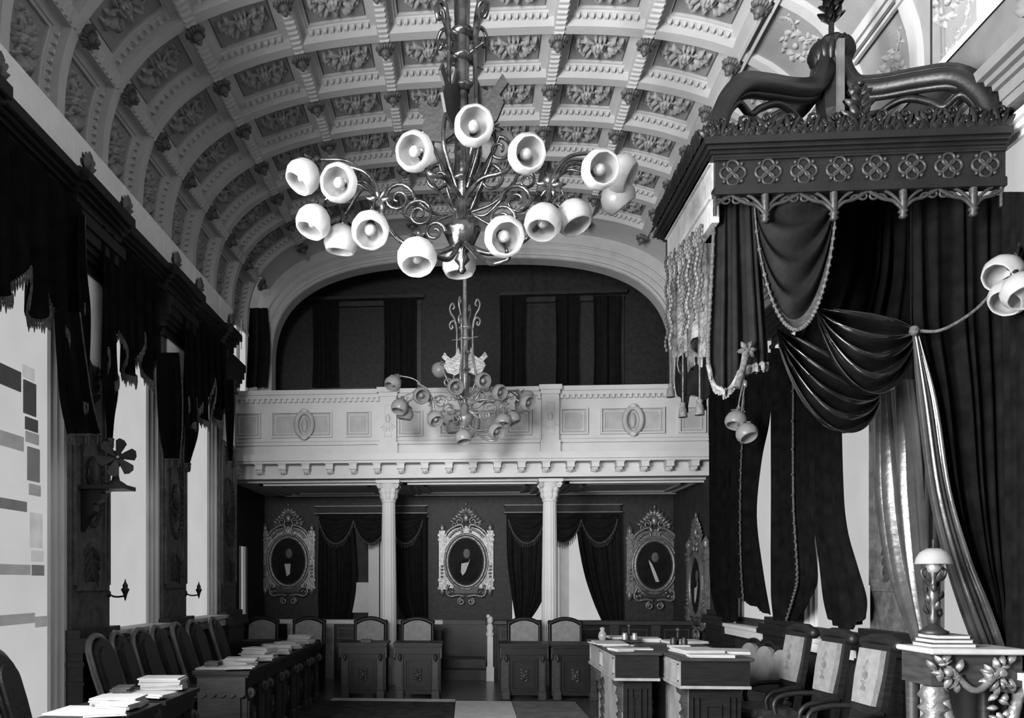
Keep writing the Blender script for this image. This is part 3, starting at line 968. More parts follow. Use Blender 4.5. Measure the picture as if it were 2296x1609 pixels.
def chandelier(loc, k, rotz, ztop, metal, label, sm):
    t = thing('chandelier', label, 'chandelier', loc, rotz, None)

    def q(px, py, Y): return rel(px, py, Y) * k
    H = (ztop - loc[2])
    m = MB(); m.lathe([(.028 * k, .05), (.03 * k, .3), (.05 * k, .36 * k), (.05 * k, .80 * k), (.045 * k, 1.0 * k), (.05 * k, 1.4 * k), (.03 * k, 1.55 * k) if k < 1 else (.055, 1.6), ((.016 if k < 1 else .055), H)], 14)
    for z in (.42, .78, 1.02, 1.22, 1.38): m.lathe([(.05 * k, (z - .03) * k), (.085 * k, (z - .012) * k), (.085 * k, (z + .012) * k), (.05 * k, (z + .03) * k)], 14)
    build('stem', m, metal, t)
    m = MB(); m.lathe([(.012, -.20), (.028, -.18), (.016, -.15), (.05, -.11), (.03, -.07), (.075, -.02), (.115, .07), (.118, .10), (.09, .12), (.05, .16), (.06, .26), (.03, .30)], 28, M4.Scale(k, 4), .05, 14)
    build('bowl', m, metal, t)
    # four bars caging the stem, ending in scrolls
    for a in range(4):
        w = pi / 4 + a * pi / 2; ax = V((cos(w), sin(w), 0))
        m = MB()
        pts = bez([ax * .05 + V((0, 0, .35)), ax * .17 + V((0, 0, .62)), ax * .13 + V((0, 0, .9)), ax * .12 + V((0, 0, 1.3)), ax * .13 + V((0, 0, 1.43)), ax * .17 + V((0, 0, 1.55)), ax * .215 + V((0, 0, 1.62)), ax * .23 + V((0, 0, 1.70)), ax * .19 + V((0, 0, 1.76)), ax * .16 + V((0, 0, 1.70)), ax * .185 + V((0, 0, 1.67))], 6)
        m.tube([p * k for p in pts], .014 * k, 7)
        pts = bez([ax * .125 + V((0, 0, 1.36)), ax * .15 + V((0, 0, 1.48)), ax * .20 + V((0, 0, 1.50)), ax * .235 + V((0, 0, 1.45)), ax * .215 + V((0, 0, 1.39)), ax * .185 + V((0, 0, 1.41)), ax * .195 + V((0, 0, 1.44))], 6)
        m.tube([p * k for p in pts], .014 * k, 7)
        for z in (1.22,):
            m.tube([(ax * .04 + V((0, 0, z))) * k, (ax * .2 + V((0, 0, z + .01))) * k], [.014 * k, .004 * k], 6)
        build('scroll_bar', m, metal, t)
        m = MB()   # acanthus wing standing off the stem
        ww = w + .35
        mm = frame(V((0, 0, .90)), (cos(ww), sin(ww), 0), y=(0, 0, 1))
        for hh in (.009, -.009):
            m.prism([(.05, -.16), (.14, -.20), (.25, -.16), (.30, -.06), (.27, .0), (.33, .06), (.29, .13), (.24, .07), (.20, .04), (.14, .08), (.09, .20), (.05, .05)], min(0, hh), max(0, hh), M4.Scale(k, 4) @ mm)
        build('acanthus_wing', m, WING if k >= 1 else metal, t)
    # plane scrolls beside the arms
    for (cx, cy, Y, r, s0, s1) in ((893, 445, 5.3, .105, 0, 1.7), (940, 480, 5.3, .10, pi, -1.7), (975, 520, 5.3, .07, 0, 1.3), (985, 400, 5.3, .09, pi / 2, 1.4), (1160, 450, 5.3, .11, pi, -1.7), (1125, 490, 5.3, .09, 0, 1.6), (1100, 400, 5.3, .09, pi / 2, -1.4), (1180, 405, 5.35, .07, pi, -1.4), (905, 335, 5.15, .07, 0, 1.3), (1120, 335, 5.2, .08, pi / 2, -1.4)):
        m = MB(); c = rel(cx, cy, Y)
        m.tube([p * k for p in spiral(c, r, .018, s0, s1, 26)], [(.013 - .005 * i / 26) * k for i in range(27)], 6)
        e = spiral(c, r, .018, s0, s1, 26)[0]
        m.tube([p * k for p in bez([e, e * .6 + V((0, 0, .02)), V((.05 if c.x > 0 else -.05, 0, .20))], 5)], .011 * k, 6)
        build('scroll', m, metal, t)
    for (pts, feeds) in ARMS:
        m = MB(); cv = bez([rel(*p) for p in pts], 7); n = len(cv)
        m.tube([p * k for p in cv], [(.019 - .008 * i / n) * k for i in range(n)], 8)
        hub = cv[int(n * .62)] if len(feeds) > 1 else cv[-1]
        arm = build('arm', m, metal, t)
        if len(feeds) > 1:
            m2 = MB()
            for i in range(6):
                mm = frame(hub * k, (cos(i), .3 * sin(i), sin(i)), z=(0, -1, 0)); m2.leaf((0, 0), 0, .10 * k, .02 * k, .02 * k, mm)
            build('leaf_spray', m2, metal, arm)
        for f_ in feeds:
            px, py, Y, d = SHADES[f_]; c = rel(px, py, Y); d = V(d).normalized()
            back = c - d * .165
            if len(feeds) > 1:
                m = MB(); mid = (hub + back) / 2 + V((0, 0, .07)) - d * .05
                m.tube([p * k for p in bez([hub, mid, back], 7)], .010 * k, 6); build('branch', m, metal, arm)
            elif (cv[-1] - back).length > .03:
                m = MB(); m.tube([p * k for p in bez([cv[-2], cv[-1] + V((0, 0, .02)), back], 6)], .011 * k, 6); build('branch', m, metal, arm)
            mm = along(c * k, d)
            if sm[0] is None:
                o = build('lamp_shade', SG, GLASSW, t); b = build('bulb', SBULB, BULB, o); h = build('shade_holder', SH, metal, o); sm[0] = (o, b, h)
            else:
                o = sm[0][0].copy(); COL.objects.link(o); o.parent = t
                b = sm[0][1].copy(); COL.objects.link(b); b.parent = o
                h = sm[0][2].copy(); COL.objects.link(h); h.parent = o
            o.matrix_local = mm @ M4.Scale(k, 4)
    return t


sm = [None]
chandelier(A0, 1.0, 0, 7.28, BRONZE, 'large bronze chandelier with milk glass shades hanging nearest the viewer', sm)
sm = [None]
chandelier(P(1042, 950, 10.8), .92, R(24), 7.28, BRASS, 'paler chandelier farther down the hall, hanging in front of the balcony', sm)

# ================================================================ canopy on the right wall
CX0, CX1, CY0, CY1 = 1.68, 3.58, 5.70, 7.05
can = thing('canopy', 'dark carved wooden canopy with leafy cresting projecting from the right wall', 'canopy', ((CX0 + CX1) / 2, (CY0 + CY1) / 2, 4.03))
m = MB()
for (e, z0, z1) in ((.02, 4.47, 4.49), (.035, 4.49, 4.51), (.06, 4.51, 4.535), (.085, 4.535, 4.575), (.07, 4.575, 4.59)):
    m.box(CX0 - e, CX1, CY0 - e, CY0 + .06, z0, z1); m.box(CX0 - e, CX1, CY1 - .06, CY1 + e, z0, z1); m.box(CX0 - e, CX0 + .06, CY0 + .06, CY1 - .06, z0, z1)
part(can, 'cornice', m, WOODB)
m = MB(); m.box(CX0 + .012, CX1, CY0, CY0 + .05, 4.27, 4.48); m.box(CX0 + .0, CX1, CY0 - .02, CY0 + .06, 4.22, 4.275); m.box(CX0 + .012, CX1, CY0 - .012, CY0, 4.275, 4.285); m.box(CX0, CX1, CY0 - .015, CY0, 4.455, 4.475)
part(can, 'near_frieze', m, WOODB)
m = MB(); m.box(CX0, CX1, CY1 - .05, CY1, 4.22, 4.50); part(can, 'far_frieze', m, WOODB)
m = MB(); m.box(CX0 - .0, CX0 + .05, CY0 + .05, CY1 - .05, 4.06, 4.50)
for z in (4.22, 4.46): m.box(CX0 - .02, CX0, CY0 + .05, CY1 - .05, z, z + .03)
part(can, 'side_frieze', m, SIDE_LIT, 'side frieze coloured pale for window light')
m = MB(); m.box(CX0 + .06, CX1, CY0 + .06, CY1 - .06, 4.49, 4.53); part(can, 'soffit', m, WOODB)
fq = None
for i in range(8):
    x = CX0 + .125 + i * .235
    if fq is None:
        m = MB()
        for a in range(4):
            w = pi / 2 * a + pi / 2
            m.tube([(.045 * cos(w) + .040 * cos(w + u * 1.9 * pi / 12 - .95 * pi), 0, .045 * sin(w) + .040 * sin(w + u * 1.9 * pi / 12 - .95 * pi)) for u in range(13)], .010, 6)
            m.ball((.082 * cos(w + pi / 4), -.004, .082 * sin(w + pi / 4)), .014, 6, 4)
        m.ball((0, 0, 0), (.022, .012, .022), 8, 4)
        fq = build('quatrefoil', m, WOODM, can); o = fq
    else: o = fq.copy(); COL.objects.link(o)
    o.location = V((x, CY0 - .004, 4.37)) - can.location
# pierced tracery fringe under the near frieze
step = .452; xs_ = [CX0 + .345 + i * step for i in range(-1, 5)]
pd = MB(); pd.lathe([(.012, -.19), (.03, -.175), (.018, -.155), (.034, -.14), (.016, -.12), (.024, -.10), (.026, 0)], 10)
fp = None
for i, x in enumerate(xs_):
    if CX0 < x < CX1 - .02:
        if fp is None: fp = build('pendant', pd, WOODM, can); o = fp
        else: o = fp.copy(); COL.objects.link(o)
        o.location = V((x, CY0 + .01, 4.22)) - can.location
for i in range(len(xs_) - 1):
    a, b = xs_[i], xs_[i + 1]; m = MB(); c = (a + b) / 2

    def cl(pts, r):
        q = [V((min(max(p[0], CX0 + .01), CX1 - .02), CY0 + .01, p[1])) for p in pts]
        m.tube(bez(q, 5), r, 6)
    for s in (-1, 1):
        e = a if s < 0 else b
        cl([(e, 4.09), (e - s * .06, 4.15), (e - s * .13, 4.17), (c + s * .03, 4.205), (c, 4.225)], .013)
        cl([(e, 4.10), (e - s * .03, 4.15), (e - s * .08, 4.20), (e - s * .12, 4.222)], .012)
        cl([(e - s * .10, 4.165), (e - s * .13, 4.195), (e - s * .165, 4.195), (e - s * .17, 4.17)], .009)
        if CX0 < c < CX1: m.tube([(c + s * .035 + .026 * cos(u * pi / 5), CY0 + .01, 4.19 + .022 * sin(u * pi / 5)) for u in range(10)], .008, 6, True)
    part(can, 'tracery_arch', m, WOODM)
# leafy cresting along the top


def cresting(x0, x1, y0, y1, n):
    m = MB(); r = random.Random(5)
    d = V((x1 - x0, y1 - y0, 0)); nrm = V((-d.y, d.x, 0)).normalized()
    for i in range(n):
        t = (i + .5) / n; p = V((x0 + d.x * t, y0 + d.y * t, 4.585)); hgt = .09 + .05 * (i % 2) + .02 * r.random()
        mm = frame(p, d, y=(0, 0, 1))
        for a in (-.9, -.35, .3, .85):
            aa = pi / 2 + a + r.uniform(-.15, .15)
            m.leaf((0, 0, 0), aa, hgt, .022, .025, mm); m.leaf((0, 0, -.01), aa, hgt, .022, -.02, mm)
        m.tube(spiral((0, hgt * .8, 0), .032, .008, 0, 1.1 if i % 2 else -1.1, 9, (1, 0, 0), (0, 1, 0)), .010, 5, m=mm)
        m.ball((r.uniform(-.03, .03), hgt * .5, .015), .018, 6, 4, mm)
    return m


part(can, 'cresting', cresting(CX0 - .08, CX1 - .03, CY0 - .05, CY0 - .05, 26), WOODB)
part(can, 'cresting', cresting(CX0 - .08, CX0 - .08, CY0, CY1, 15), WOODB)
m = MB()
mm = frame(V((2.63, CY0 - .03, 4.60)), (1, 0, 0), y=(0, 0, 1))
for z, L in ((.0, .16), (.08, .15), (.17, .12), (.25, .09)):
    for a in (-1.1, -.5, .5, 1.1): m.leaf((0, z, 0), pi / 2 + a, L, .028, .03, mm); m.leaf((0, z, -.01), pi / 2 + a, L, .028, -.03, mm)
m.tube([(0, 0, 0), (0, .3, 0)], .016, 6, m=mm); m.ball((0, .33, 0), .03, 7, 5, mm)
part(can, 'leaf_finial', m, WOODB)
# ogee ribs up to the crown
AX = V((P(1864, 100, 6.37).x, 6.37, 0))
for (cx, cy) in ((CX0 + .02, CY0 + .03), (CX1 - .06, CY0 + .03), (CX0 + .02, CY1 - .03), (CX1 - .06, CY1 - .03)):
    c = V((cx, cy, 0)); m = MB()
    prof = ((0, 4.56), (.02, 4.74), (.08, 4.90), (.22, 5.06), (.45, 5.13), (.68, 5.18), (.84, 5.25), (.92, 5.38), (.95, 5.52))
    pts = bez([c + (AX - c) * t + V((0, 0, z)) for t, z in prof], 5)
    m.tube(pts, .085, 4, rot=pi / 4); m.tube([p + V((0, 0, .06)) for p in pts], .04, 4, rot=pi / 4); m.tube([p - V((0, 0, .06)) for p in pts], .03, 6)
    r = part(can, 'ogee_rib', m, WOODB)
    m = MB()
    prof = ((.05, 4.58), (.09, 4.80), (.18, 4.93), (.28, 4.88), (.36, 4.95), (.50, 5.03), (.62, 5.02), (.72, 4.96))
    m.tube(bez([c + (AX - c) * t + V((0, 0, z)) for t, z in prof], 4), .026, 6)
    m.tube(bez([c + (AX - c) * t + V((0, 0, z)) for t, z in ((.28, 4.88), (.34, 4.80), (.32, 4.74))], 4), .02, 6)
    build('cusp', local(can, m), WOODB, r)
m = MB(); m.lathe([(.07, 5.05), (.11, 5.12), (.12, 5.30), (.10, 5.42), (.12, 5.56), (.135, 5.64), (.09, 5.68), (.03, 5.70)], 8, M4.Translation(AX), smooth=False)
for i in range(16):
    a = 2 * pi * i / 16; mm = frame(AX + V((.105 * cos(a), .105 * sin(a), 5.48)), (0, 0, 1), z=(cos(a), sin(a), 0)); m.leaf((0, 0), 0, .18, .032, .045, mm)
part(can, 'crown', m, WOODB)
m = MB(); m.box(AX.x - .022, AX.x + .022, AX.y - .17, AX.y - .13, 5.0, 5.58); part(can, 'crown_strip', m, STRIPG, 'pale vertical strip on the crown')
m = MB(); m.lathe([(.0, 4.70), (.05, 4.78), (.03, 4.84), (.10, 4.92), (.06, 5.0), (.10, 5.05)], 10, M4.Translation(AX))
for i in range(6):
    a = 2 * pi * i / 6; mm = frame(AX + V((.04 * cos(a), .04 * sin(a), 4.90)), (cos(a), sin(a), -.3), z=(0, 0, 1)); m.leaf((0, 0), 0, .18, .04, .04, mm)
part(can, 'boss', m, WOODB)
m = MB(); m.tube([AX + V((0, 0, 5.68)), AX + V((0, 0, 6.05))], .02, 6)
for z, L in ((5.80, .13), (5.88, .12), (5.96, .10), (6.03, .07)):
    for i in range(6):
        a = 2 * pi * i / 6 + z * 9; mm = frame(AX + V((0, 0, z)), (cos(a), sin(a), .8), z=(-cos(a) * .8, -sin(a) * .8, 1)); m.leaf((0, 0), 0, L, .035, .03, mm)
m.ball(AX + V((0, 0, 6.10)), .035, 8, 6)
part(can, 'finial', m, WOODB)
m = MB(); p = P(2088, 185, 6.37); m.tube([p, V((p.x, p.y, 6.95))], .007, 6); m.ball(p, .02, 6, 4)
part(can, 'suspension_rod', m, IRON)

# ================================================================ drapery


def edge(rows, k):
    return bez([V((r[k], r[0], 0)) for r in rows], 6)


def curtain(name, rows, conv, nf, amp, material, label=None, off=None, phase=0.0, sharp=1.0, nv=None, parent=None, thick=.008, bottom=None):
    """cloth between two photo edges; rows = (py, px left, px right); conv turns a pixel into a place; off is the fold direction"""
    L = [(p.x, p.y) for p in edge(rows, 1)]; Rr = [(p.x, p.y) for p in edge(rows, 2)]
    n = len(L); nu = max(nf * 7, 12); off = V(off or (0, 1, 0)); rn = random.Random(len(rows) * 13 + nf)
    jit = [rn.uniform(-.6, .6) for _ in range(nf + 3)]

    def fn(u, v):
        f = v * (n - 1); i = min(int(f), n - 2); t = f - i
        lx = L[i][0] + (L[i + 1][0] - L[i][0]) * t; ly = L[i][1] + (L[i + 1][1] - L[i][1]) * t
        rx = Rr[i][0] + (Rr[i + 1][0] - Rr[i][0]) * t
        py = ly
        if bottom and v > 0: py = ly + bottom(u) * v ** 3
        uu = min(1, max(0, u + .32 / nf * sin(2 * pi * 1.6 * u + nf) + .18 / nf * sin(2 * pi * 3.7 * u))); am = .35 + .65 * abs(sin(2.6 * pi * u + nf * 1.7))
        w = uu * nf; j = jit[int(w)] * (1 - (w % 1)) + jit[int(w) + 1] * (w % 1)
        s = sin(2 * pi * w + phase + j)
        return conv(lx + (rx - lx) * u, py) + off * (amp * am * (.35 + .65 * min(1, v * 2.5)) * math.copysign(abs(s) ** sharp, s))
    m = MB(); m.grid(fn, nu, nv or max(14, n), True, thick)
    if parent is not None: return part(parent, name, m, material, label)
    return m, fn


def fringe(fn, v, n, L, r=.0045, us=(0, 1)):
    m = MB(); rn = random.Random(4)
    for i in range(n):
        u = us[0] + (us[1] - us[0]) * (i + .5) / n; p = V(fn(u, v)); l = L * rn.uniform(.75, 1.1)
        m.tube([p, p + V((0, 0, -l * .5)), p + V((0, 0, -l))], [r, r * 1.3, r * .8], 4)
    top = [V(fn(us[0] + (us[1] - us[0]) * i / 30, v)) for i in range(31)]
    m.tube(top, r * 2.2, 5)
    return m


# lambrequins with tongues over the left windows
XLAM = -3.25


def lambrequin(label, pxa, pxb, tongues, zt, fr_mat):
    """tongues: (px0, px1, py gap left, py bottom, py gap right)"""
    def zof(px, py): return W(px, py, XLAM).z

    def bot(px):
        for (a, b, g0, bt, g1) in tongues:
            if a <= px <= b:
                t = (px - a) / (b - a); g = g0 + (g1 - g0) * t
                return g + (bt - g) * sin(pi * t) ** .95
        return tongues[-1][4]
    nt = len(tongues); m = MB(); t = thing('lambrequin', label, 'valance', V((XLAM, W((pxa + pxb) / 2, 800, XLAM).y, 3.4)))

    def fn(u, v):
        px = pxa + (pxb - pxa) * u; y = W(px, 900, XLAM).y; zb = zof(px, bot(px))
        return V((XLAM + .05 * sin(2 * pi * u * nt * 2.0 + 1) * (.3 + .7 * v), y, zt + (zb - zt) * v))
    m.grid(fn, nt * 26, 16, True, .01)
    part(t, 'cloth', m, VELVET)
    fm = MB(); rn = random.Random(9); n = nt * 46
    for i in range(n):
        u = (i + .5) / n; p = fn(u, 1); L = rn.uniform(.05, .11)
        fm.tube([p + V((0.012, 0, .02)), p + V((.012, 0, -L * .5)), p + V((.012, 0, -L))], [.008, .010, .003], 4)
    part(t, 'fringe', fm, fr_mat, kind='stuff')
    return t


lambrequin('black tasselled lambrequin over the tall leaded window at far left', -170, 178, ((-170, -60, 610, 700, 610), (-60, 52, 610, 672, 600), (52, 118, 600, 722, 660), (118, 178, 660, 760, 680)), 4.76, FRINGE)
lambrequin('black tasselled lambrequin over the second left window, behind the fan', 229, 352, ((229, 266, 780, 860, 745), (266, 316, 745, 848, 748), (316, 352, 748, 860, 790)), 4.76, FRINGE)
lambrequin('black tasselled lambrequin over the left window nearest the balcony', 412, 503, ((412, 444, 890, 950, 905), (444, 473, 905, 948, 850), (473, 503, 850, 946, 915)), 4.76, FRINGE)


def jabot(label, rows, X, nf, fr=True, cl=VELVET):
    m, fn = curtain('jabot', rows, lambda a, b: W(a, b, X), nf, .03, cl, off=(1, 0, 0))
    t = thing('jabot', label, 'curtain', loc_of(m)); part(t, 'cloth', m, cl)
    f_ = fringe(fn, 1.0, 26, .09, .007); part(t, 'fringe', f_, FRINGE, kind='stuff')
    e = MB(); e.tube([V(fn(1.0, i / 12)) for i in range(13)], .009, 5); part(t, 'side_trim', e, FRINGE)
    return t


jabot('narrow black side tail hanging between the first and second left windows', ((480, 176, 192), (600, 174, 198), (700, 176, 208), (800, 178, 205), (905, 182, 196)), -3.20, 2)
jabot('wide black curtain tail hanging before the carved pilaster by the leaded window', ((700, 122, 178), (800, 126, 190), (900, 134, 205), (975, 150, 225)), -3.19, 4)
jabot('black curtain tail at the left edge of the second left window', ((800, 229, 262), (880, 232, 268), (940, 236, 258), (985, 240, 252)), -3.22, 2)
jabot('black fringed tail hanging before the second carved pilaster on the left', ((790, 352, 402), (870, 353, 408), (960, 358, 408), (1030, 370, 402)), -3.19, 3)
jabot('black fringed tail at the left edge of the third left window', ((890, 413, 442), (960, 414, 448), (1000, 413, 440), (1040, 412, 426)), -3.22, 2)
jabot('black fringed tail beside the balcony end of the left wall', ((850, 503, 527), (930, 504, 528), (1000, 508, 524), (1035, 512, 520)), -3.18, 2)

# tied-back curtains of the right wall windows
XC_ = 3.46
wv = lambda a, b: W(a, b, XC_)
wv2 = lambda a, b: W(a, b, XC_ - .05)


def rcurtain(label, rows, nf, amp=.045, material=VELVET, conv=wv, off=(1, 0, 0), bottom=None, trim=None, sharp=1.0, name='window_curtain'):
    m, fn = curtain(name, rows, conv, nf, amp, material, off=off, bottom=bottom, sharp=sharp)
    if trim is None: return single(name, m, material, label, 'curtain')
    t = thing(name, label, 'curtain', loc_of(m)); part(t, 'cloth', m, material)
    e = MB()
    for u in trim[0]:
        pts = [V(fn(u, i / 26)) + V((-.02, -.02, 0)) for i in range(27)]
        e.tube(pts, .012, 5)
        for i in range(26): e.ball(pts[i] * .5 + pts[i + 1] * .5 + V((-.012, -.012, 0)), .017, 5, 4)
    part(t, 'tassel_trim', e, trim[1])
    return t


rcurtain('black curtain hanging straight at the balcony end of the right wall', ((820, 1588, 1652), (1150, 1588, 1652), (1300, 1589, 1652), (1392, 1604, 1650)), 4)
rcurtain('black tied back curtain with a braided edge in front of the farthest right window', ((790, 1652, 1728), (930, 1652, 1724), (1030, 1652, 1704), (1150, 1652, 1693), (1270, 1650, 1708), (1350, 1652, 1724)), 4, bottom=lambda u: 40 * u - 12, trim=((.25,), FRINGE))
rcurtain('broad black curtain right of the narrow light strip on the right wall', ((780, 1727, 1818), (1100, 1727, 1820), (1230, 1728, 1833), (1300, 1728, 1838), (1340, 1730, 1822), (1390, 1738, 1792)), 6, trim=((.62,), FRINGE))
rcurtain('black tied back curtain left of the bright glass strip on the right wall', ((790, 1812, 1882), (1060, 1816, 1886), (1180, 1828, 1894), (1270, 1840, 1918), (1340, 1848, 1938), (1385, 1858, 1936)), 4, bottom=lambda u: 26 * sin(pi * u), conv=wv2)
rcurtain('striped grey satin curtain falling behind the table lamp', ((850, 1950, 2050), (1000, 1950, 2068), (1150, 1958, 2080), (1300, 1988, 2090), (1440, 2045, 2100)), 5, .05, SATING, lambda a, b: W(a, b, 3.36), sharp=.7)

# drapery of the canopy
near = lambda a, b: P(a, b, 5.82)
mid = lambda a, b: P(a, b, 6.05)
deep = lambda a, b: P(a, b, 6.45)
m, fn = curtain('c', ((445, 1604, 1700), (640, 1596, 1712), (760, 1590, 1722), (815, 1590, 1724)), near, 4, .05, VELVET, off=(0, 1, 0), bottom=lambda u: 62 * sin(pi * min(1, u * 1.9)) ** .8 if u < .53 else 22 * (1 - u))
t = thing('canopy_tail', 'black velvet tail with pale fringe hanging from the left corner of the canopy', 'curtain', loc_of(m)); part(t, 'cloth', m, VELVETL)
part(t, 'fringe', fringe(fn, 1.0, 60, .05, .008), FRINGEL, kind='stuff')
e = MB(); pts = [V(fn(0.0, i / 24)) for i in range(25)]; e.tube(pts, .012, 5)
for p in pts: e.ball(p, .019, 5, 4)
part(t, 'edge_trim', e, FRINGE)
e = MB(); p = near(1668, 790) + V((0, -.06, 0))
for k_ in range(6): e.leaf((0, 0), 0, .07, .02, .03, frame(p, (cos(k_ * 1.1), 0, sin(k_ * 1.1)), z=(0, -1, 0)))
e.tube(bez([p, p + V((-.03, -.01, -.12)), p + V((-.07, -.01, -.26))], 5), [.03, .028, .026, .025, .03, .035, .03, .028, .026, .02, .01], 7) if False else e.tube([p, p + V((-.03, -.01, -.12)), p + V((-.07, -.01, -.26))], [.03, .022, .028], 7)
part(t, 'rosette', e, FRINGE)


def swag(label, a, b, c, Y, nfold, amp, material, trim=None, tm=None, parent=None, spread=.9, skew=0.0):
    """cloth hung from pixel a to pixel b with its lowest edge at pixel c"""
    A, B, Cc = P(*a, Y), P(*b, Y), P(*c, Y)
    sg = (Cc.x - A.x) / (B.x - A.x)

    def base(u, v):
        # parabola through A, B with depth v, lowest around sg
        g = u ** (math.log(.5) / math.log(min(.85, max(.15, sg))))
        p = A + (B - A) * u
        drop = (A.z + (B.z - A.z) * sg - Cc.z)
        return p - V((0, 0, drop * v * (4 * g * (1 - g)) ** .8))

    def fn(u, v):
        p = base(u, v); e = 4 * u * (1 - u)
        s = sin(2 * pi * v * nfold + 1.3 * u)
        return p + V((0, -(.06 + amp * s) * e ** .7 - .05 * v * e, .015 * s * e))
    m = MB(); m.grid(fn, 30, nfold * 9, True, .008)
    t = thing('swag', label, 'curtain', loc_of(m)); part(t, 'cloth', m, material)
    if trim:
        e = MB(); pts = [V(fn(i / 40, 1.0)) + V((0, -.02, 0)) for i in range(41)]
        e.grid(lambda u, v: V(fn(u, .90 + .10 * v)) + V((0, -.022, 0)), 40, 4, True, .004)
        part(t, 'border', e, trim)
        e = MB(); e.tube([p + V((0, 0, -.012)) for p in pts], .006, 5)
        for p in pts[:-1]: e.ball(p + V((0, 0, -.012)), .015, 6, 4)
        part(t, 'bead_edge', e, tm)
    return t


swag('black velvet swag with a beaded border hung between the first two canopy pendants', (1688, 445), (1872, 445), (1768, 752), 5.80, 4, .035, VELVETL, BAND, FRINGE)
swag('glossy black satin swag hung lowest, right of the canopy tail', (1740, 735), (1975, 880), (1850, 968), 6.36, 4, .06, SATIN)
swag('glossy black satin swag above the striped satin curtain', (1830, 690), (2052, 742), (1935, 893), 6.05, 4, .07, SATIN)
m, fn = curtain('c', ((440, 1868, 2070), (600, 1850, 2066), (720, 1800, 2060), (800, 1760, 2060)), lambda a, b: P(a, b, 6.35), 7, .05, VELVET, bottom=lambda u: 70 * u * (1 - u))
single('canopy_back_curtain', m, VELVET, 'plain black velvet hanging at the back of the canopy, above the satin swags', 'curtain')
m, fn = curtain('c', ((440, 2045, 2258), (640, 2046, 2258), (745, 2050, 2258), (900, 2078, 2258), (1100, 2108, 2258), (1250, 2150, 2258), (1350, 2190, 2260), (1500, 2225, 2262)), lambda a, b: P(a, b, 5.87), 6, .05, VELVET)
t = thing('canopy_curtain', 'great black velvet curtain sweeping down at the right edge, past the table lamp', 'curtain', loc_of(m)); part(t, 'cloth', m, VELVET)
m, fn2 = curtain('c', ((748, 2048, 2058), (900, 2060, 2098), (1100, 2086, 2128), (1250, 2120, 2172), (1350, 2150, 2212), (1460, 2190, 2252)), lambda a, b: P(a, b, 5.80), 2, .03, SATING, sharp=.6)
part(t, 'satin_lining', m, SATING, 'lighter satin edge')
m = MB(); pts = bez([P(2050, 741, 5.76), P(2110, 740, 5.72), P(2180, 700, 5.7), P(2230, 650, 5.70), P(2252, 620, 5.78)], 8); m.tube(pts, .012, 6); m.ball(P(2050, 741, 5.76), .035, 8, 6)
part(t, 'tie_cord', m, FRINGE)
m, fn = curtain('c', ((430, 2246, 2350), (700, 2246, 2350), (1000, 2250, 2350), (1300, 2252, 2350), (1609, 2258, 2350)), lambda a, b: W(a, b, 3.57), 4, .025, VELVET, off=(1, 0, 0))
single('wall_drape', m, VELVET, 'black drape flat against the right wall at the picture edge, behind the round lamp shades', 'curtain')
# side drapery of the canopy, seen edge-on, rich with tassels
XS = 1.72
sv = lambda a, b: W(a, b, XS)
m, fn = curtain('c', ((545, 1508, 1597), (640, 1506, 1596), (720, 1508, 1594), (790, 1512, 1590)), sv, 7, .05, FRINGE, off=(1, 0, 0), sharp=.6, bottom=lambda u: -55 * u + 80 * sin(3 * pi * u) ** 2)
m.v = [(x, y, z + (0.0 if z < 3.5 else 0)) for x, y, z in m.v]
t = thing('canopy_side_drape', 'ragged brocade drape with tassels on the left side of the canopy', 'curtain', loc_of(m)); part(t, 'cloth', m, mat('brocade', .05, .45, .5, .8, 14, .5, 40))
rn = random.Random(2)
for i in range(9):
    e = MB(); u = (i + .3) / 9; p = sv(1508 + 90 * u, 560 + 20 * (1 - u) - 60 * u) ; L = .35 + .5 * rn.random()
    n = int(L / .035)
    for k_ in range(n): e.ball(p + V((-.06 - .01 * sin(k_), 0, -.035 * k_)), (.014, .014, .019), 5, 4)
    part(t, 'bead_string', e, FRINGEL if i % 2 else FRINGE)
for (px, py0, py1) in ((1546, 770, 935), (1518, 800, 890), (1585, 800, 930)):
    e = MB(); a, b = sv(px, py0), sv(px, py1); a.x -= .05; b.x -= .05
    e.tube([a, b + V((0, 0, .10))], .007, 5); e.lathe([(.008, .12), (.026, .10), (.018, .08), (.03, .06), (.036, .0)], 10, M4.Translation(b))
    part(t, 'tassel', e, FRINGE)
m, fn = curtain('c', ((800, 1516, 1588), (860, 1516, 1588), (905, 1520, 1588)), sv, 4, .03, VELVET, off=(1, 0, 0), bottom=lambda u: 40 * sin(2 * pi * u) ** 2 - 20)
part(t, 'lower_tail', m, VELVET)

# curtains of the two openings in the back wall
bk = lambda a, b: P(a, b, YB - .12)
bk2 = lambda a, b: P(a, b, YB - .22)


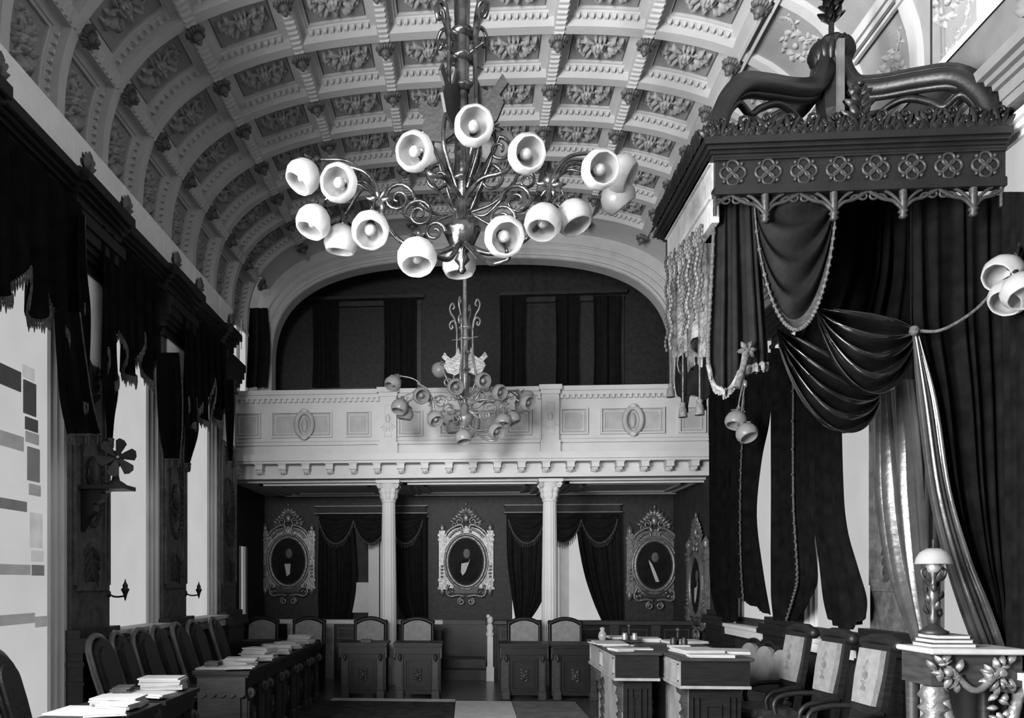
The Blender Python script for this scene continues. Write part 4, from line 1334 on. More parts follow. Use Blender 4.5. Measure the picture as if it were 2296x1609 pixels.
def back_set(xa, xb, where, seed):
    t = thing('pelmet', 'dark pelmet rail with fringed black swags over the %s back opening' % where, 'valance', P((xa + xb) / 2, 1225, YB - .2))
    m = MB(); a, b = P(xa, 1140, YB - .18), P(xb, 1140, YB - .18)
    m.box(a.x + .03, b.x - .03, YB - .17, YB, 2.79, 2.91); part(t, 'rail', m, WALLD)
    for z in (2.905, 2.775):
        m = MB(); m.box(a.x, b.x, YB - .2, YB, z, z + .018); part(t, 'rail_edge', m, STRIPG)
    n = 3
    for i in range(n):
        pa, pb = xa + 10 + (xb - xa - 20) * i / n, xa + 10 + (xb - xa - 20) * (i + 1) / n
        A, B = P(pa, 1148, YB - .2), P(pb, 1148, YB - .2); z0 = 2.76

        def fn(u, v):
            e = 4 * u * (1 - u)
            return V((A.x + (B.x - A.x) * u, YB - .2 - .05 * e - .02 * e * sin(v * 18), z0 - .10 * v - v * (.42 * e ** .8)))
        m = MB(); m.grid(fn, 20, 16, True, .01); part(t, 'swag', m, VELVETL)
        part(t, 'fringe', fringe(fn, 1.0, 22, .10, .006), FRINGE, kind='stuff')
    return t


back_set(705, 958, 'left', 1); back_set(1130, 1395, 'right', 2)
rcurtain('dark curtain at the left of the left back opening', ((1150, 716, 790), (1300, 714, 800), (1395, 716, 786)), 6, .04, VELVETL, bk, (0, 1, 0))
rcurtain('dark curtain tied back beyond the left column in the left back opening', ((1150, 878, 956), (1290, 884, 956), (1340, 890, 957), (1396, 912, 958)), 6, .04, VELVETL, bk, (0, 1, 0))
rcurtain('dark curtain left of the bright back window behind the right column', ((1150, 1136, 1250), (1250, 1138, 1238), (1320, 1146, 1226), (1360, 1152, 1208), (1396, 1158, 1184)), 6, .04, VELVETL, bk, (0, 1, 0))
rcurtain('dark curtain drawn aside at the right of the bright back window', ((1150, 1290, 1394), (1220, 1298, 1394), (1290, 1312, 1395), (1350, 1332, 1395), (1396, 1352, 1396)), 6, .04, VELVETL, bk, (0, 1, 0))
# glass and door leaf in those openings
m = MB()
a, b = op[1][0], op[1][1]
m.box(P(1256, 1300, YB).x, P(1276, 1300, YB).x, YB + .02, YB + .12, .7, 2.72); m.box(a, b, YB + .02, YB + .1, .66, .74); m.box(P(1240, 1300, YB).x, P(1252, 1300, YB).x, YB + .0, YB + .12, .7, 2.72)
w = build('window_%d' % wn, m, STRIP, kind='structure'); wn += 1
build('pane', MB().box(a, b, YB + .14, YB + .16, .7, 2.72), PANE, w)
a, b = op[0][0], op[0][1]
m = MB(); x0, x1 = P(826, 1300, YB).x, P(850, 1300, YB).x; m.box(x0, x1, YB + .0, YB + .05, .70, 2.3); m.box(x1 + .02, x1 + .10, YB + .0, YB + .05, .70, 2.3)
d_ = build('door_1', m, PLASTER, kind='structure')
m = MB(); m.box(a, x0, YB + .12, YB + .14, 1.0, 1.55); build('pane', m, PANED, d_)
m = MB(); m.box(a, b, YB + .2, YB + .22, .7, 2.72); build('backing', m, WALLD, d_)

# curtains in the gallery at the left end and in the dark upper windows
m, fn = curtain('c', ((690, 560, 600), (780, 556, 606), (868, 552, 600)), lambda a, b: P(a, b, 13.25), 4, .05, VELVETL)
single('gallery_curtain', m, VELVETL, 'dark curtain at the left end of the gallery, beside the bright slit', 'curtain')
for i, (a, b, nm) in enumerate(((700, 760, 'left side of the left'), (860, 935, 'right side of the left'), (1120, 1180, 'left side of the right'), (1245, 1300, 'middle of the right'), (1330, 1395, 'right side of the right'))):
    m, fn = curtain('c', ((662, a, b), (780, a + 2, b - 2), (868, a, b)), lambda p, q: P(p, q, YB - .1), 4, .035, VELVETL)
    single('gallery_curtain', m, VELVETL, 'dark curtain at the %s upper gallery window' % nm, 'curtain')

# ================================================================ portraits


def portrait(root_name, label, lean, collar):
    """carved frame round an oval canvas; local x right, y towards the viewer, z up; origin at its foot; 0.94 x 1.84 m"""
    t = thing(root_name, label, 'picture', (0, 0, 0), 0, 'carved oval portraits under the balcony')
    fz = lambda m: frame(V((0, 0, 0)), (1, 0, 0), y=(0, 0, 1))      # local plane: x, z ; thickness towards -y

    def pr(m, poly, d0, d1): m.prism(poly, d0, d1, frame(V((0, 0, 0)), (1, 0, 0), y=(0, 0, 1)))
    oc = .80
    m = MB(); pr(m, [(-.40, .34), (.40, .34), (.40, 1.24), (.25, 1.36), (0, 1.42), (-.25, 1.36), (-.40, 1.24)], 0, .035); build('back_board', m, GILT, t)
    m = MB(); pr(m, [(.30 * cos(2 * pi * i / 40), oc + .40 * sin(2 * pi * i / 40)) for i in range(40)], .035, .05); cv = build('canvas', m, CANVAS, t)
    # painted sitter: head, dark coat, white shirt front
    m = MB(); m.ball((.01, -.052, oc + .14), (.062, .006, .085), 14, 8); build('painted_head', m, SKIN, cv)
    m = MB(); pr(m, [(-.20, oc - .26), (-.17, oc - .05), (-.06, oc + .04), (.08, oc + .04), (.18, oc - .05), (.22, oc - .24), (.12, oc - .33), (-.1, oc - .33)], .05, .054); build('painted_coat', m, VELVETL, cv)
    m = MB(); pr(m, collar, .055, .060); build('painted_shirt', m, mat('shirt_grey', .34, .6, .3, .15, 8), cv)
    m = MB(); N = 44
    for (r1, r2, rr) in ((.325, .43, .036), (.37, .475, .022)):
        m.tube([(r1 * cos(2 * pi * i / N), -.06, oc + r2 * sin(2 * pi * i / N)) for i in range(N)], rr, 7, True)
    build('oval_moulding', m, GILT, t)
    for s in (-1, 1):
        m = MB(); a, b = sorted((s * .36, s * .47))
        m.box(a, b, -.07, 0, .50, 1.16); m.box(a - .015, b + .015, -.085, 0, 1.16, 1.20); m.box(a - .02, b + .02, -.09, 0, 1.24, 1.28); m.box(a, b, -.07, 0, 1.20, 1.34)
        m.box(a - .015, b + .015, -.09, 0, .46, .50); m.box(a, b, -.075, 0, .36, .46); m.box(a - .02, b + .02, -.09, 0, .32, .36)
        c = (a + b) / 2
        m.lathe([(.045, 1.34), (.055, 1.38), (.05, 1.42), (.02, 1.47), (.0, 1.50)], 10, M4.Translation((c, -.04, 0)))
        m.lathe([(.0, .19), (.03, .22), (.05, .28), (.045, .32)], 10, M4.Translation((c, -.04, 0)))
        for k in range(4): m.ball((c, -.075, .54 + k * .06), (.03, .015, .022), 7, 4)
        build('frame_post', m, GILT, t)
        m = MB()
        m.tube(bez([(s * .36, -.06, 1.26), (s * .30, -.06, 1.34), (s * .18, -.06, 1.42), (s * .08, -.06, 1.44), (s * .05, -.06, 1.38)], 6), .032, 7)
        m.tube(bez([(s * .30, -.07, 1.22), (s * .2, -.07, 1.32), (s * .09, -.07, 1.36), (s * .07, -.07, 1.30)], 6), .02, 7)
        m.tube(spiral((s * .12, -.06, 1.50), .07, .02, pi / 2, s * 1.2, 16), .018, 6)
        m.tube(spiral((s * .20, -.06, 1.44), .05, .015, 0, s * 1.2, 14), .015, 6)
        for k in range(5):
            m.leaf((0, 0), 0, .13, .026, .03, frame(V((s * (.05 + .035 * k), -.05, 1.54 + .03 * (2 - k))), (s * cos(1.3 - .25 * k), 0, sin(1.3 - .25 * k)), z=(0, -1, 0)))
        build('pediment_scroll', m, GILT, t)
        m = MB()
        m.tube(bez([(s * .30, -.05, .40), (s * .34, -.05, .28), (s * .28, -.05, .20), (s * .14, -.05, .22), (s * .03, -.05, .20)], 6), .026, 7)
        m.tube(spiral((s * .085, -.06, .11), .065, .018, pi / 2, -s * 1.4, 18), .020, 6)
        for k in range(5): m.leaf((0, 0), 0, .09, .022, .025, frame(V((s * (.12 + .05 * k), -.045, .30)), (s * cos(k), 0, sin(k * 1.3)), z=(0, -1, 0)))
        build('base_scroll', m, GILT, t)
    m = MB(); m.ball((0, -.07, 1.56), (.06, .035, .085), 10, 7)
    for k in range(7):
        a = pi * k / 6; m.leaf((0, 0), 0, .14, .03, .035, frame(V((.05 * cos(a), -.06, 1.60 + .04 * sin(a))), (cos(a), 0, sin(a) + .2), z=(0, -1, 0)))
    m.ball((0, -.06, 1.80), (.02, .02, .04), 7, 5)
    build('crest', m, GILT, t)
    m = MB(); m.box(-.20, .20, -.07, 0, .25, .345); m.box(-.22, .22, -.085, 0, .345, .375); build('name_tablet', m, WOODM, t)
    return t


S_L = [(-.07, .76), (.04, .76), (.03, .58), (-.03, .54)]
S_M = [(-.08, .77), (.04, .79), (.07, .86), (.05, .78), (-.01, .62), (-.06, .56), (-.09, .62)]
S_R = [(-.10, .90), (-.04, .82), (.02, .68), (.08, .52), (.02, .52), (-.03, .66), (-.09, .84)]
lb = ('oval portrait in a carved frame at the left, beside the left back opening', 'oval portrait in a carved frame between the two back openings',
      'oval portrait in a carved frame right of the bright back window', 'oval portrait in a carved frame seen edge-on on the right side wall')
for i, (px, py, sh) in enumerate(((648, 1360, S_L), (1045, 1362, S_M), (1466, 1372, S_R))):
    t = portrait('portrait', lb[i], 0, sh); p = P(px, py, YB - .005); t.location = p; t.rotation_euler = (0, 0, 0); t.scale = (1.03, 1.03, 1.03)
t = portrait('portrait', lb[3], 0, S_M); p = W(1566, 1392, XR - .01); t.location = (XR - .01, 12.95, .62); t.rotation_euler = (0, 0, R(-90)); t.scale = (1.1, 1.1, 1.1)

# ================================================================ chairs


def arc_back(w, h0, h1, bow, n=10):
    """outline of a back with a bowed top"""
    pts = [(-w, h0), (w, h0), (w, h1)]
    for i in range(1, n): u = i / n; pts.append((w - 2 * w * u, h1 + bow * 4 * u * (1 - u)))
    pts.append((-w, h1)); return pts


def rear_chair():
    t = thing('armchair', '', 'chair', (0, 0, 0), 0, 'armchairs behind the desks at the back')
    pl = frame(V((0, .24, 0)), (1, 0, 0), y=(0, .10, 1))
    m = MB(); m.prism(arc_back(.20, .58, .93, .07), .0, .055, pl); build('backrest', m, UPHOL, t)
    m = MB(); o = arc_back(.20, .58, .93, .07)
    m.tube([pl @ V((x * 1.12, z + (.03 if z > .9 else 0), .0)) for x, z in o[2:]], .032, 8)
    for s in (-1, 1): m.tube([pl @ V((s * .225, .42, 0)), pl @ V((s * .225, .96, 0))], .026, 8); m.ball(pl @ V((s * .225, .98, 0)), .034, 8, 6)
    m.tube([pl @ V((-.22, .56, 0)), pl @ V((.22, .56, 0))], .024, 8)
    build('back_frame', m, WOOD, t)
    m = MB(); m.box(-.24, .24, -.25, .23, .40, .49, ch=.03); build('seat', m, LEATHER, t)
    for (x, y) in ((-.21, -.22), (.21, -.22), (-.21, .22), (.21, .22)):
        m = MB(); m.lathe([(.02, 0), (.03, .06), (.022, .12), (.032, .25), (.028, .40)], 10, M4.Translation((x, y, 0))); build('leg', m, WOOD, t)
    for s in (-1, 1):
        m = MB(); m.tube(bez([(s * .24, .24, .66), (s * .27, .0, .67), (s * .26, -.2, .64), (s * .25, -.22, .58)], 5), .024, 8); m.tube([(s * .25, -.19, .62), (s * .23, -.19, .44)], .02, 7)
        build('armrest', m, WOOD, t)
    return t


def high_chair():
    """dark padded chair with a tall rounded back, facing -y"""
    t = thing('desk_chair', '', 'chair', (0, 0, 0), 0, 'tall backed chairs along the left wall')
    pl = frame(V((0, .20, .44)), (1, 0, 0), y=(0, .30, 1))
    def outline(w, h, n=14):
        pts = [(-w * .80, 0), (w * .80, 0), (w, h * .55)]
        for i in range(n + 1): a = pi * i / n; pts.append((w * cos(a), h - w * .8 + w * .8 * sin(a)))
        pts.append((-w, h * .55)); return pts
    m = MB(); m.prism(outline(.185, .66), 0, .075, pl); m.prism(outline(.15, .60), .075, .10, pl); build('backrest', m, LEATHER, t)
    m = MB(); m.tube([pl @ V((x, z, .02)) for x, z in outline(.215, .70)[1:] + [outline(.215, .70)[0]]], .030, 8); build('back_frame', m, mat('chair_rim', .12, .3, .6, .3, 8), t)
    m = MB(); m.box(-.22, .22, -.26, .22, .40, .48, ch=.03); build('seat', m, LEATHER, t)
    m = MB(); m.lathe([(.05, .10), (.035, .2), (.05, .32), (.09, .40)], 12); build('pedestal', m, IRON, t)
    for k in range(4):
        a = pi / 4 + k * pi / 2; m = MB(); m.tube(bez([(.03 * cos(a), .03 * sin(a), .16), (.10 * cos(a), .12 * sin(a), .12), (.20 * cos(a), .22 * sin(a), .02)], 4), [.026] * 8 + [.02], 7); build('leg', m, WOOD, t)
    return t


def crest_chair():
    """light upholstered chair with a dark rolled top, facing -y"""
    t = thing('monogram_chair', '', 'chair', (0, 0, 0), 0, 'pale backed chairs before the right wall')
    pl = frame(V((0, .20, .54)), (1, 0, 0), y=(0, .17, 1))
    m = MB(); m.prism([(-.13, .16), (.13, .16), (.15, .36), (.145, .56), (-.145, .56), (-.15, .36)], .012, .05, pl); build('backrest', m, UPHOL, t)
    m = MB()
    m.prism([(-.19, -.08), (-.15, -.08), (-.14, .06), (.14, .06), (.15, -.08), (.19, -.08), (.20, .30), (.19, .60), (-.19, .60), (-.20, .30)], -.035, .012, pl)
    m.tube([pl @ V((-.21, .61, -.03)), pl @ V((-.1, .64, -.03)), pl @ V((.1, .64, -.03)), pl @ V((.21, .61, -.03))], .045, 10)
    for s in (-1, 1): m.ball(pl @ V((s * .21, .61, -.03)), .05, 9, 6)
    build('back_frame', m, WOOD, t)
    m = MB(); c = pl @ M4.Translation((0, .36, .05)) @ M4.Scale(.85, 4)
    m.leaf((0, .04), pi / 2, .11, .028, .014, c)
    for s in (-1, 1): m.leaf((0, .03), pi / 2 + s * .7, .07, .02, .012, c); m.leaf((0, -.02), pi / 2 + s * 2.2, .06, .018, .012, c)
    m.prism([(-.035, -.01), (.035, -.01), (.03, .03), (-.03, .03)], .002, .012, c); m.prism([(-.028, -.12), (.028, -.12), (.028, -.09), (-.028, -.09)], .002, .012, c); m.leaf((0, -.03), -pi / 2, .09, .024, .012, c)
    build('crest', m, CRESTM, t)
    m = MB(); m.box(-.24, .24, -.26, .22, .38, .47, ch=.03); build('seat', m, LEATHER, t)
    m = MB(); m.box(-.25, .25, -.27, .23, .32, .385); build('seat_rail', m, WOOD, t)
    m = MB()
    for i in range(26):
        u = i / 25; x = -.25 + .5 * u; m.ball((x, -.272, .35), .010, 5, 4)
    build('nail_row', m, BRASS, t, kind='stuff')
    for (x, y) in ((-.21, -.23), (.21, -.23), (-.21, .2), (.21, .2)):
        m = MB(); m.lathe([(.018, 0), (.03, .05), (.02, .10), (.034, .22), (.03, .32)], 10, M4.Translation((x, y, 0))); build('leg', m, WOOD, t)
    for s in (-1, 1):
        m = MB(); m.tube(bez([(s * .20, .22, .66), (s * .23, .08, .65), (s * .24, -.04, .62), (s * .235, -.09, .56), (s * .23, -.08, .48)], 5), .022, 8); build('armrest', m, WOOD, t)
    return t


def low_chair():
    t = thing('side_chair', '', 'chair', (0, 0, 0), 0, 'low round backed chairs')
    pl = frame(V((0, .18, .46)), (1, 0, 0), y=(0, .14, 1))
    out = lambda w, h: [(-w, 0), (w, 0), (w, h * .6)] + [(w * cos(pi * i / 10), h - w * .9 + w * .9 * sin(pi * i / 10)) for i in range(11)] + [(-w, h * .6)]
    m = MB(); m.prism(out(.155, .46), .0, .05, pl); build('backrest', m, UPHOL, t)
    m = MB(); m.tube([pl @ V((x, z, 0)) for x, z in out(.185, .50)[1:] + [out(.185, .50)[0]]], .022, 8); build('back_frame', m, WOOD, t)
    m = MB(); m.box(-.2, .2, -.22, .2, .38, .46, ch=.03); build('seat', m, UPHOL, t)
    for (x, y) in ((-.17, -.19), (.17, -.19), (-.17, .17), (.17, .17)):
        m = MB(); m.lathe([(.016, 0), (.026, .2), (.022, .38)], 8, M4.Translation((x, y, 0))); build('leg', m, WOOD, t)
    return t


ch = rear_chair()
for i, (px, lab) in enumerate(((572, 'armchair at the back left corner, its back in shade'), (680, 'pale backed armchair second from the left along the back'), (823, 'pale backed armchair left of the left column, behind a carved desk'),
                               (932, 'pale backed armchair just right of the left column'), (1180, 'armchair left of the right column, behind a carved desk'), (1276, 'armchair just right of the right column'))):
    p = P(px, 1400, 11.62); c = ch if i == 0 else copy_tree(ch)
    c.location = (p.x, 11.74, 0); c['label'] = lab; c.rotation_euler = (0, 0, 0)
ch = high_chair()
names = ('tall backed chair cut by the left edge of the picture', 'tall backed chair beneath the carved pilaster, its rim lit', 'tall backed chair third from the left edge, under the second left window', 'tall backed chair fourth from the left edge',
         'tall backed chair fifth from the left edge', 'tall backed chair sixth from the left edge, beneath the second carved pilaster', 'tall backed chair seventh from the left edge, beneath the third left window', 'tall backed chair last in the left row, nearest the balcony')
for i, y in enumerate((5.30, 6.78, 7.22, 7.68, 8.14, 8.72, 9.18, 10.0)):
    c = ch if i == 0 else copy_tree(ch)
    c.scale = (.84, 1, 1); c.location = (-2.80, y - .02, 0); c.rotation_euler = (0, 0, R(90 + (4, -3, 5, -4, 3, 2, -5, 3)[i])); c['label'] = names[i]
ch = crest_chair()
for i, (y, lab) in enumerate(((6.1, 'pale monogrammed chair nearest the marble topped table'), (6.78, 'pale monogrammed chair in the middle of the three'), (7.50, 'pale monogrammed chair farthest of the three'))):
    c = ch if i == 0 else copy_tree(ch)
    c.location = (2.66, y, 0); c.rotation_euler = (0, 0, R(-87)); c['label'] = lab
ch = low_chair()
for i, (y, lab) in enumerate(((8.08, 'low pale chair with rounded back, nearest of the small three'), (8.52, 'low pale chair with rounded back, middle of the small three'), (8.98, 'low pale chair with rounded back, farthest of the small three'))):
    c = ch if i == 0 else copy_tree(ch)
    c.location = (2.84, y, 0); c.rotation_euler = (0, 0, R(-78)); c['label'] = lab

# ================================================================ desks


def desk(W_=.66, D_=.46, H_=.75):
    """carved desk, front towards -y, sloped top"""
    t = thing('desk', '', 'desk', (0, 0, 0))
    w = W_ / 2
    m = MB(); m.box(-w - .03, w + .03, -.04, D_ + .02, H_ - .03, H_); m.box(-w - .015, w + .015, -.025, D_, H_ - .055, H_ - .03); build("desktop", m, WOOD, t)
    m = MB()
    m.prism([(-w, H_ - .055), (w, H_ - .055), (w, H_ - .13), (w - .06, H_ - .19), (w - .10, H_ - .15), (-w + .10, H_ - .15), (-w + .06, H_ - .19), (-w, H_ - .13)], 0, .03, frame(V((0, .03, 0)), (1, 0, 0), y=(0, 0, 1)))
    build('apron', m, WOOD, t)
    for s in (-1, 1):
        m = MB(); a = s * (w - .07)
        m.box(a - .045, a + .045, -.005, .08, .10, H_ - .16); m.box(a - .06, a + .06, -.03, .10, 0, .12, ch=.01); m.box(a - .03, a + .03, -.02, .0, .16, H_ - .26)
        m.tube(spiral((a, -.02, H_ - .20), .04, .012, pi / 2, 1.2, 12, (0, 1, 0), (0, 0, 1)), .02, 6); m.ball((a, -.015, H_ - .19), (.035, .03, .05), 8, 6)
        build('pilaster', m, WOODM, t)
    m = MB(); m.box(-w + .1, w - .1, .03, .06, .06, H_ - .14)
    rect_ring(m, -w + .14, w - .14, .12, H_ - .20, .03, .025, .02); rect_ring(m, -w + .18, w - .18, .16, H_ - .24, .03, .012, .012)
    build('front_panel', m, WOOD, t)
    m = MB(); mm = frame(V((0, .02, H_ * .42)), (1, 0, 0), y=(0, 0, 1))
    for k in range(8): m.leaf((0, -.08 + .02 * k), pi / 2 + (k % 2 - .5) * 2.0, .08, .02, .018, mm)
    m.ball((0, .0, .012), (.03, .05, .02), 8, 5, mm)
    build('carving', m, WOODM, t)
    for s in (-1, 1):
        m = MB(); a, b = sorted((s * w, s * (w - .03)))
        m.box(a, b, .05, D_ - .02, .05, H_ - .05)
        c = [(.0, H_ - .055), (D_ - .02, H_ - .055), (D_ - .02, H_ - .20)]
        n = 5
        for i in range(n * 6 + 1):
            u = i / (n * 6); c.append((D_ - .02 - u * (D_ - .02), H_ - .20 - .03 * abs(sin(pi * n * u))))
        m.prism(c, 0, .018, frame(V((a if s < 0 else b - .0, 0, 0)), (0, 1, 0), y=(0, 0, 1)) if s > 0 else frame(V((a - .018, 0, 0)), (0, 1, 0), y=(0, 0, 1)))
        build('side_panel', m, WOODM, t)
    return t


dk = desk()
for i, (xc, lab) in enumerate(((-1.405, 'carved front facing desk left of the left column'), (-.665, 'carved front facing desk right of the left column'), (.755, 'carved front facing desk left of the right column'), (1.43, 'carved front facing desk right of the right column'))):
    c = dk if i == 0 else copy_tree(dk)
    c.scale = (.92, 1, 1); c.location = (xc, 10.92, 0); c['label'] = lab; c['group'] = 'desks across the back'
nm = ('left row desk nearest the viewer, cut by the bottom edge', 'left row desk second from the viewer', 'left row desk with the scalloped end, third from the viewer', 'left row desk fourth from the viewer', 'left row desk fifth from the viewer', 'left row desk sixth from the viewer', 'left row desk farthest from the viewer')
LD = (4.95, 5.72, 7.50, 8.22, 8.94, 9.66, 10.38)
for i, y in enumerate(LD):
    c = copy_tree(dk); c.location = (-1.98 - (.09 if i < 2 else 0), y, 0); c.rotation_euler = (0, 0, R(90)); c['label'] = nm[i]; c['group'] = 'desks in the left row'
    c.scale = (.97, 1.0, 1.04)
# two small desks in the back left corner, before the shaded armchairs
for i, (px, lab) in enumerate(((580, 'low desk before the shaded armchair in the back left corner'), (668, 'low desk before the second armchair from the left'))):
    c = copy_tree(dk); p = P(px, 1440, 11.15); c.location = (p.x, 11.12, 0); c['label'] = lab; c['group'] = 'desks across the back'; c.scale = (.70, .8, 1)


def clerk_desk(label, loc, W_, D_, H_):
    """taller desk: overhanging drawer box on a narrower carved base, front towards -y"""
    t = thing('clerk_desk', label, 'desk', loc, 0, 'clerks desks at the right')
    m = MB(); m.box(-.03, W_ + .03, -.03, D_ + .03, H_ - .03, H_, ch=.008); build('desktop', m, WOODM, t)
    m = MB(); m.box(.0, W_, .0, D_, H_ - .24, H_ - .03); m.box(-.012, W_ + .01, -.012, D_ + .01, H_ - .26, H_ - .235)
    for y in (0.08, D_ * .5 + .04):
        for (za, zb) in ((H_ - .21, H_ - .20), (H_ - .07, H_ - .06)): m.box(-.008, 0, y, y + D_ * .5 - .12, za, zb)
        m.box(-.008, 0, y, y + .012, H_ - .21, H_ - .06); m.box(-.008, 0, y + D_ * .5 - .13, y + D_ * .5 - .12, H_ - .21, H_ - .06)
    build('drawer_box', m, mat('desk_wood_lit', .20, .32, .5, .25, 6, .1, 30), t)  # window light on the desk sides is put into this paler wood
    m = MB(); m.box(-.001, W_ + .001, -.004, .0, H_ - .24, H_ - .03); build('shaded_front', m, WOOD, t)  # thin dark sheet gives the front its shaded tone
    m = MB(); m.box(.09, W_ - .05, .10, D_ - .05, .08, H_ - .26); m.box(.05, W_ - .03, .06, D_ - .03, 0, .10); build('base', m, mat('desk_wood_lit', .2), t)
    m = MB(); m.box(.088, W_ - .04, .094, .10, .0, H_ - .26)
    for x in (.10, .15, W_ - .16, W_ - .11): m.box(x, x + .022, .075, .096, .12, H_ - .34)
    rect_ring(m, .22, W_ - .2, .16, H_ - .40, .095, .02, .015)
    build('front_panel', m, WOOD, t)
    for y in (.12, D_ - .2):
        m = MB()
        prof = [(.0, H_ - .26), (.11, H_ - .26), (.11, H_ - .62), (.085, H_ - .56), (.06, H_ - .50), (.07, H_ - .44), (.03, H_ - .40), (.045, H_ - .34), (.01, H_ - .31)]
        m.prism(prof, 0, .06, frame(V((0, y + .06, 0)), (1, 0, 0), y=(0, 0, 1)))
        build('scroll_bracket', m, WOODM, t)
    m = MB()
    for k in range(5):
        mm = frame(V((.088, .25 + .0 * k, .18 + k * .1)), (0, 1, 0), z=(-1, 0, 0))
        for a in (.6, 1.6, 2.6): m.leaf((0, 0), a, .12, .022, .02, mm)
        mm = frame(V((.088, D_ - .35, .18 + k * .1)), (0, 1, 0), z=(-1, 0, 0))
        for a in (.6, 1.6, 2.6): m.leaf((0, 0), a, .12, .022, .02, mm)
    build('side_carving', m, WOODM, t, kind='stuff')
    return t


clerk_desk('tall carved desk farther of the two at the right, its pale left side lit', (1.33, 7.46, 0), .385, 1.55, .95)
clerk_desk('tall carved desk nearer of the two at the right', (1.78, 6.95, 0), .56, 1.65, .95)

# ================================================================ papers, ledgers and inkstands


def paper(label, x, y, z, w, d, rot, n=1, group=None, m_=None, name='paper'):
    m = MB(); r = random.Random(int(x * 977 + y * 331))
    for k in range(n):
        a = r.uniform(-.12, .12) if n > 1 else 0
        mm = M4.Translation((r.uniform(-.01, .01), r.uniform(-.01, .01), k * .012)) @ M4.Rotation(a, 4, 'Z')
        m.box(-w / 2, w / 2, -d / 2, d / 2, 0, .0105, mm)
    o = build(name, m, m_ or PAPER); o.location = (x, y, z); o.rotation_euler = (0, 0, rot)
    return tag(o, label, 'paper' if m_ is None else 'book', group)


ordn = ('nearest', 'second', 'third', 'fourth', 'fifth', 'sixth', 'farthest')
rp = random.Random(11)
for i, y in enumerate(LD):
    x0 = -2.23 - (.09 if i < 2 else 0); zt = .782
    paper('large white sheet lying flat on the %s desk of the left row' % ordn[i], x0 - .02, y - .05, zt, .44, .34, rp.uniform(-.2, .2))
    paper('thick pile of papers at the far end of the %s desk of the left row' % ordn[i], x0 + .06, y + .21, zt, .30, .22, rp.uniform(-.4, .4), 5 + (i * 3) % 5, name='paper_stack')
    paper('loose papers hanging over the aisle side of the %s desk of the left row' % ordn[i], x0 + .16, y - .21, zt + .012, .24, .17, rp.uniform(-.5, .5), 2, name='paper_stack')
    if i not in (1,): paper('white leaves spread by the aisle corner of the %s desk of the left row' % ordn[i], x0 + .13, y + .03, zt + .012, .22, .16, rp.uniform(-.6, .6), 3, name='paper_stack')
    if i in (1, 2, 4, 5): paper('dark bound ledger at the chair side of the %s desk of the left row' % ordn[i], x0 - .16, y + .02, zt + .013, .12, .2, .1, 3, m_=BOOKD, name='ledger')
zc = .951
for (lab, px, py, w, d, r, n) in (('white sheets at the left end of the farther tall desk', 1368, 1444, .30, .50, .05, 2), ('small white notes at the front left corner of the farther tall desk', 1392, 1458, .16, .2, .2, 2), ('white sheets at the back of the farther tall desk', 1390, 1430, .26, .3, .1, 2), ('white sheets at the front edge of the nearer tall desk', 1590, 1472, .36, .16, .0, 2), ('white papers in the middle of the farther tall desk', 1440, 1436, .36, .30, -.2, 3),
                                  ('broad white sheet along the front of the farther tall desk', 1430, 1455, .26, .16, 0, 1), ('pile of white papers on the nearer tall desk, at its left', 1560, 1462, .34, .42, .1, 3),
                                  ('white sheets at the right of the nearer tall desk', 1640, 1462, .30, .40, -.15, 2), ('white sheets at the far edge of the nearer tall desk', 1530, 1440, .40, .34, .25, 2)):
    d_ = ray(px, py); q = d_ * ((zc - EYE) / d_.z); paper(lab, q.x, q.y, zc, w, d, r, n, name='paper_stack')


def inkstand(label, px, py, kind):
    d_ = ray(px, py); q = d_ * ((zc - EYE) / d_.z); z = zc
    t = thing('inkstand', label, 'inkstand', (q.x, q.y, z + .0))
    b = MB(); b.box(-.10, .10, -.06, .06, 0, .03, ch=.008); build('tray', b, IRON if kind else MARBLE, t)
    for s in (-1, 1):
        m = MB(); m.lathe([(.03, .03), (.034, .06), (.024, .085), (.028, .10)], 10, M4.Translation((s * .05, 0, 0))); build('ink_bottle', m, BRASS if kind else IRON, t)
    m = MB(); m.tube([(0, .03, .03), (0, .035, .13), (.0, .03, .16)], .012, 6); m.ball((0, .03, .17), .024, 7, 5); build('handle', m, IRON, t)


inkstand('dark inkstand among the papers on the farther tall desk', 1412, 1440, 1)
inkstand('pale inkstand on the nearer tall desk', 1522, 1452, 0)
q = V((1.45, 8.9, 0))
single('white_jar', MB().lathe([(.03, 0), (.045, .03), (.04, .07), (.02, .10), (.028, .13), (.0, .14)], 12, M4.Translation((q.x, q.y, zc))), GLASSW, 'small white jar at the far left corner of the farther tall desk', 'jar')
single('blotter', MB().box(-1.44, -1.30, 10.96, 11.08, .751, .79), WOODM, 'small box on the desk left of the left column', 'box')

# ================================================================ marble topped table, lamp and books at the right
TZ = 1.165
tb = thing('console_table', 'carved console table with a marble top at the lower right', 'table', (3.22, 5.55, 0))
m = MB(); m.box(2.90, 3.50, 5.32, 5.75, TZ - .035, TZ, ch=.008); part(tb, 'marble_top', m, MARBLE)
m = MB(); m.box(2.93, 3.48, 5.38, 5.73, TZ - .24, TZ - .035); part(tb, 'frieze', m, WOODM)
m = MB(); mm = frame(V((3.2, 5.375, TZ - .15)), (1, 0, 0), y=(0, 0, 1))
rr = random.Random(8)
for cx in (-.18, .14):
    for k in range(16): m.leaf((cx + rr.uniform(-.07, .07), rr.uniform(-.06, .06)), rr.uniform(0, 6.28), .09, .022, .035, mm)
    m.ball((cx, 0, .02), (.035, .035, .03), 8, 5, mm)
m.tube([mm @ V(p) for p in bez([(-.18, .03, .02), (-.02, -.11, .03), (.14, .03, .02)], 8)], .022, 7)
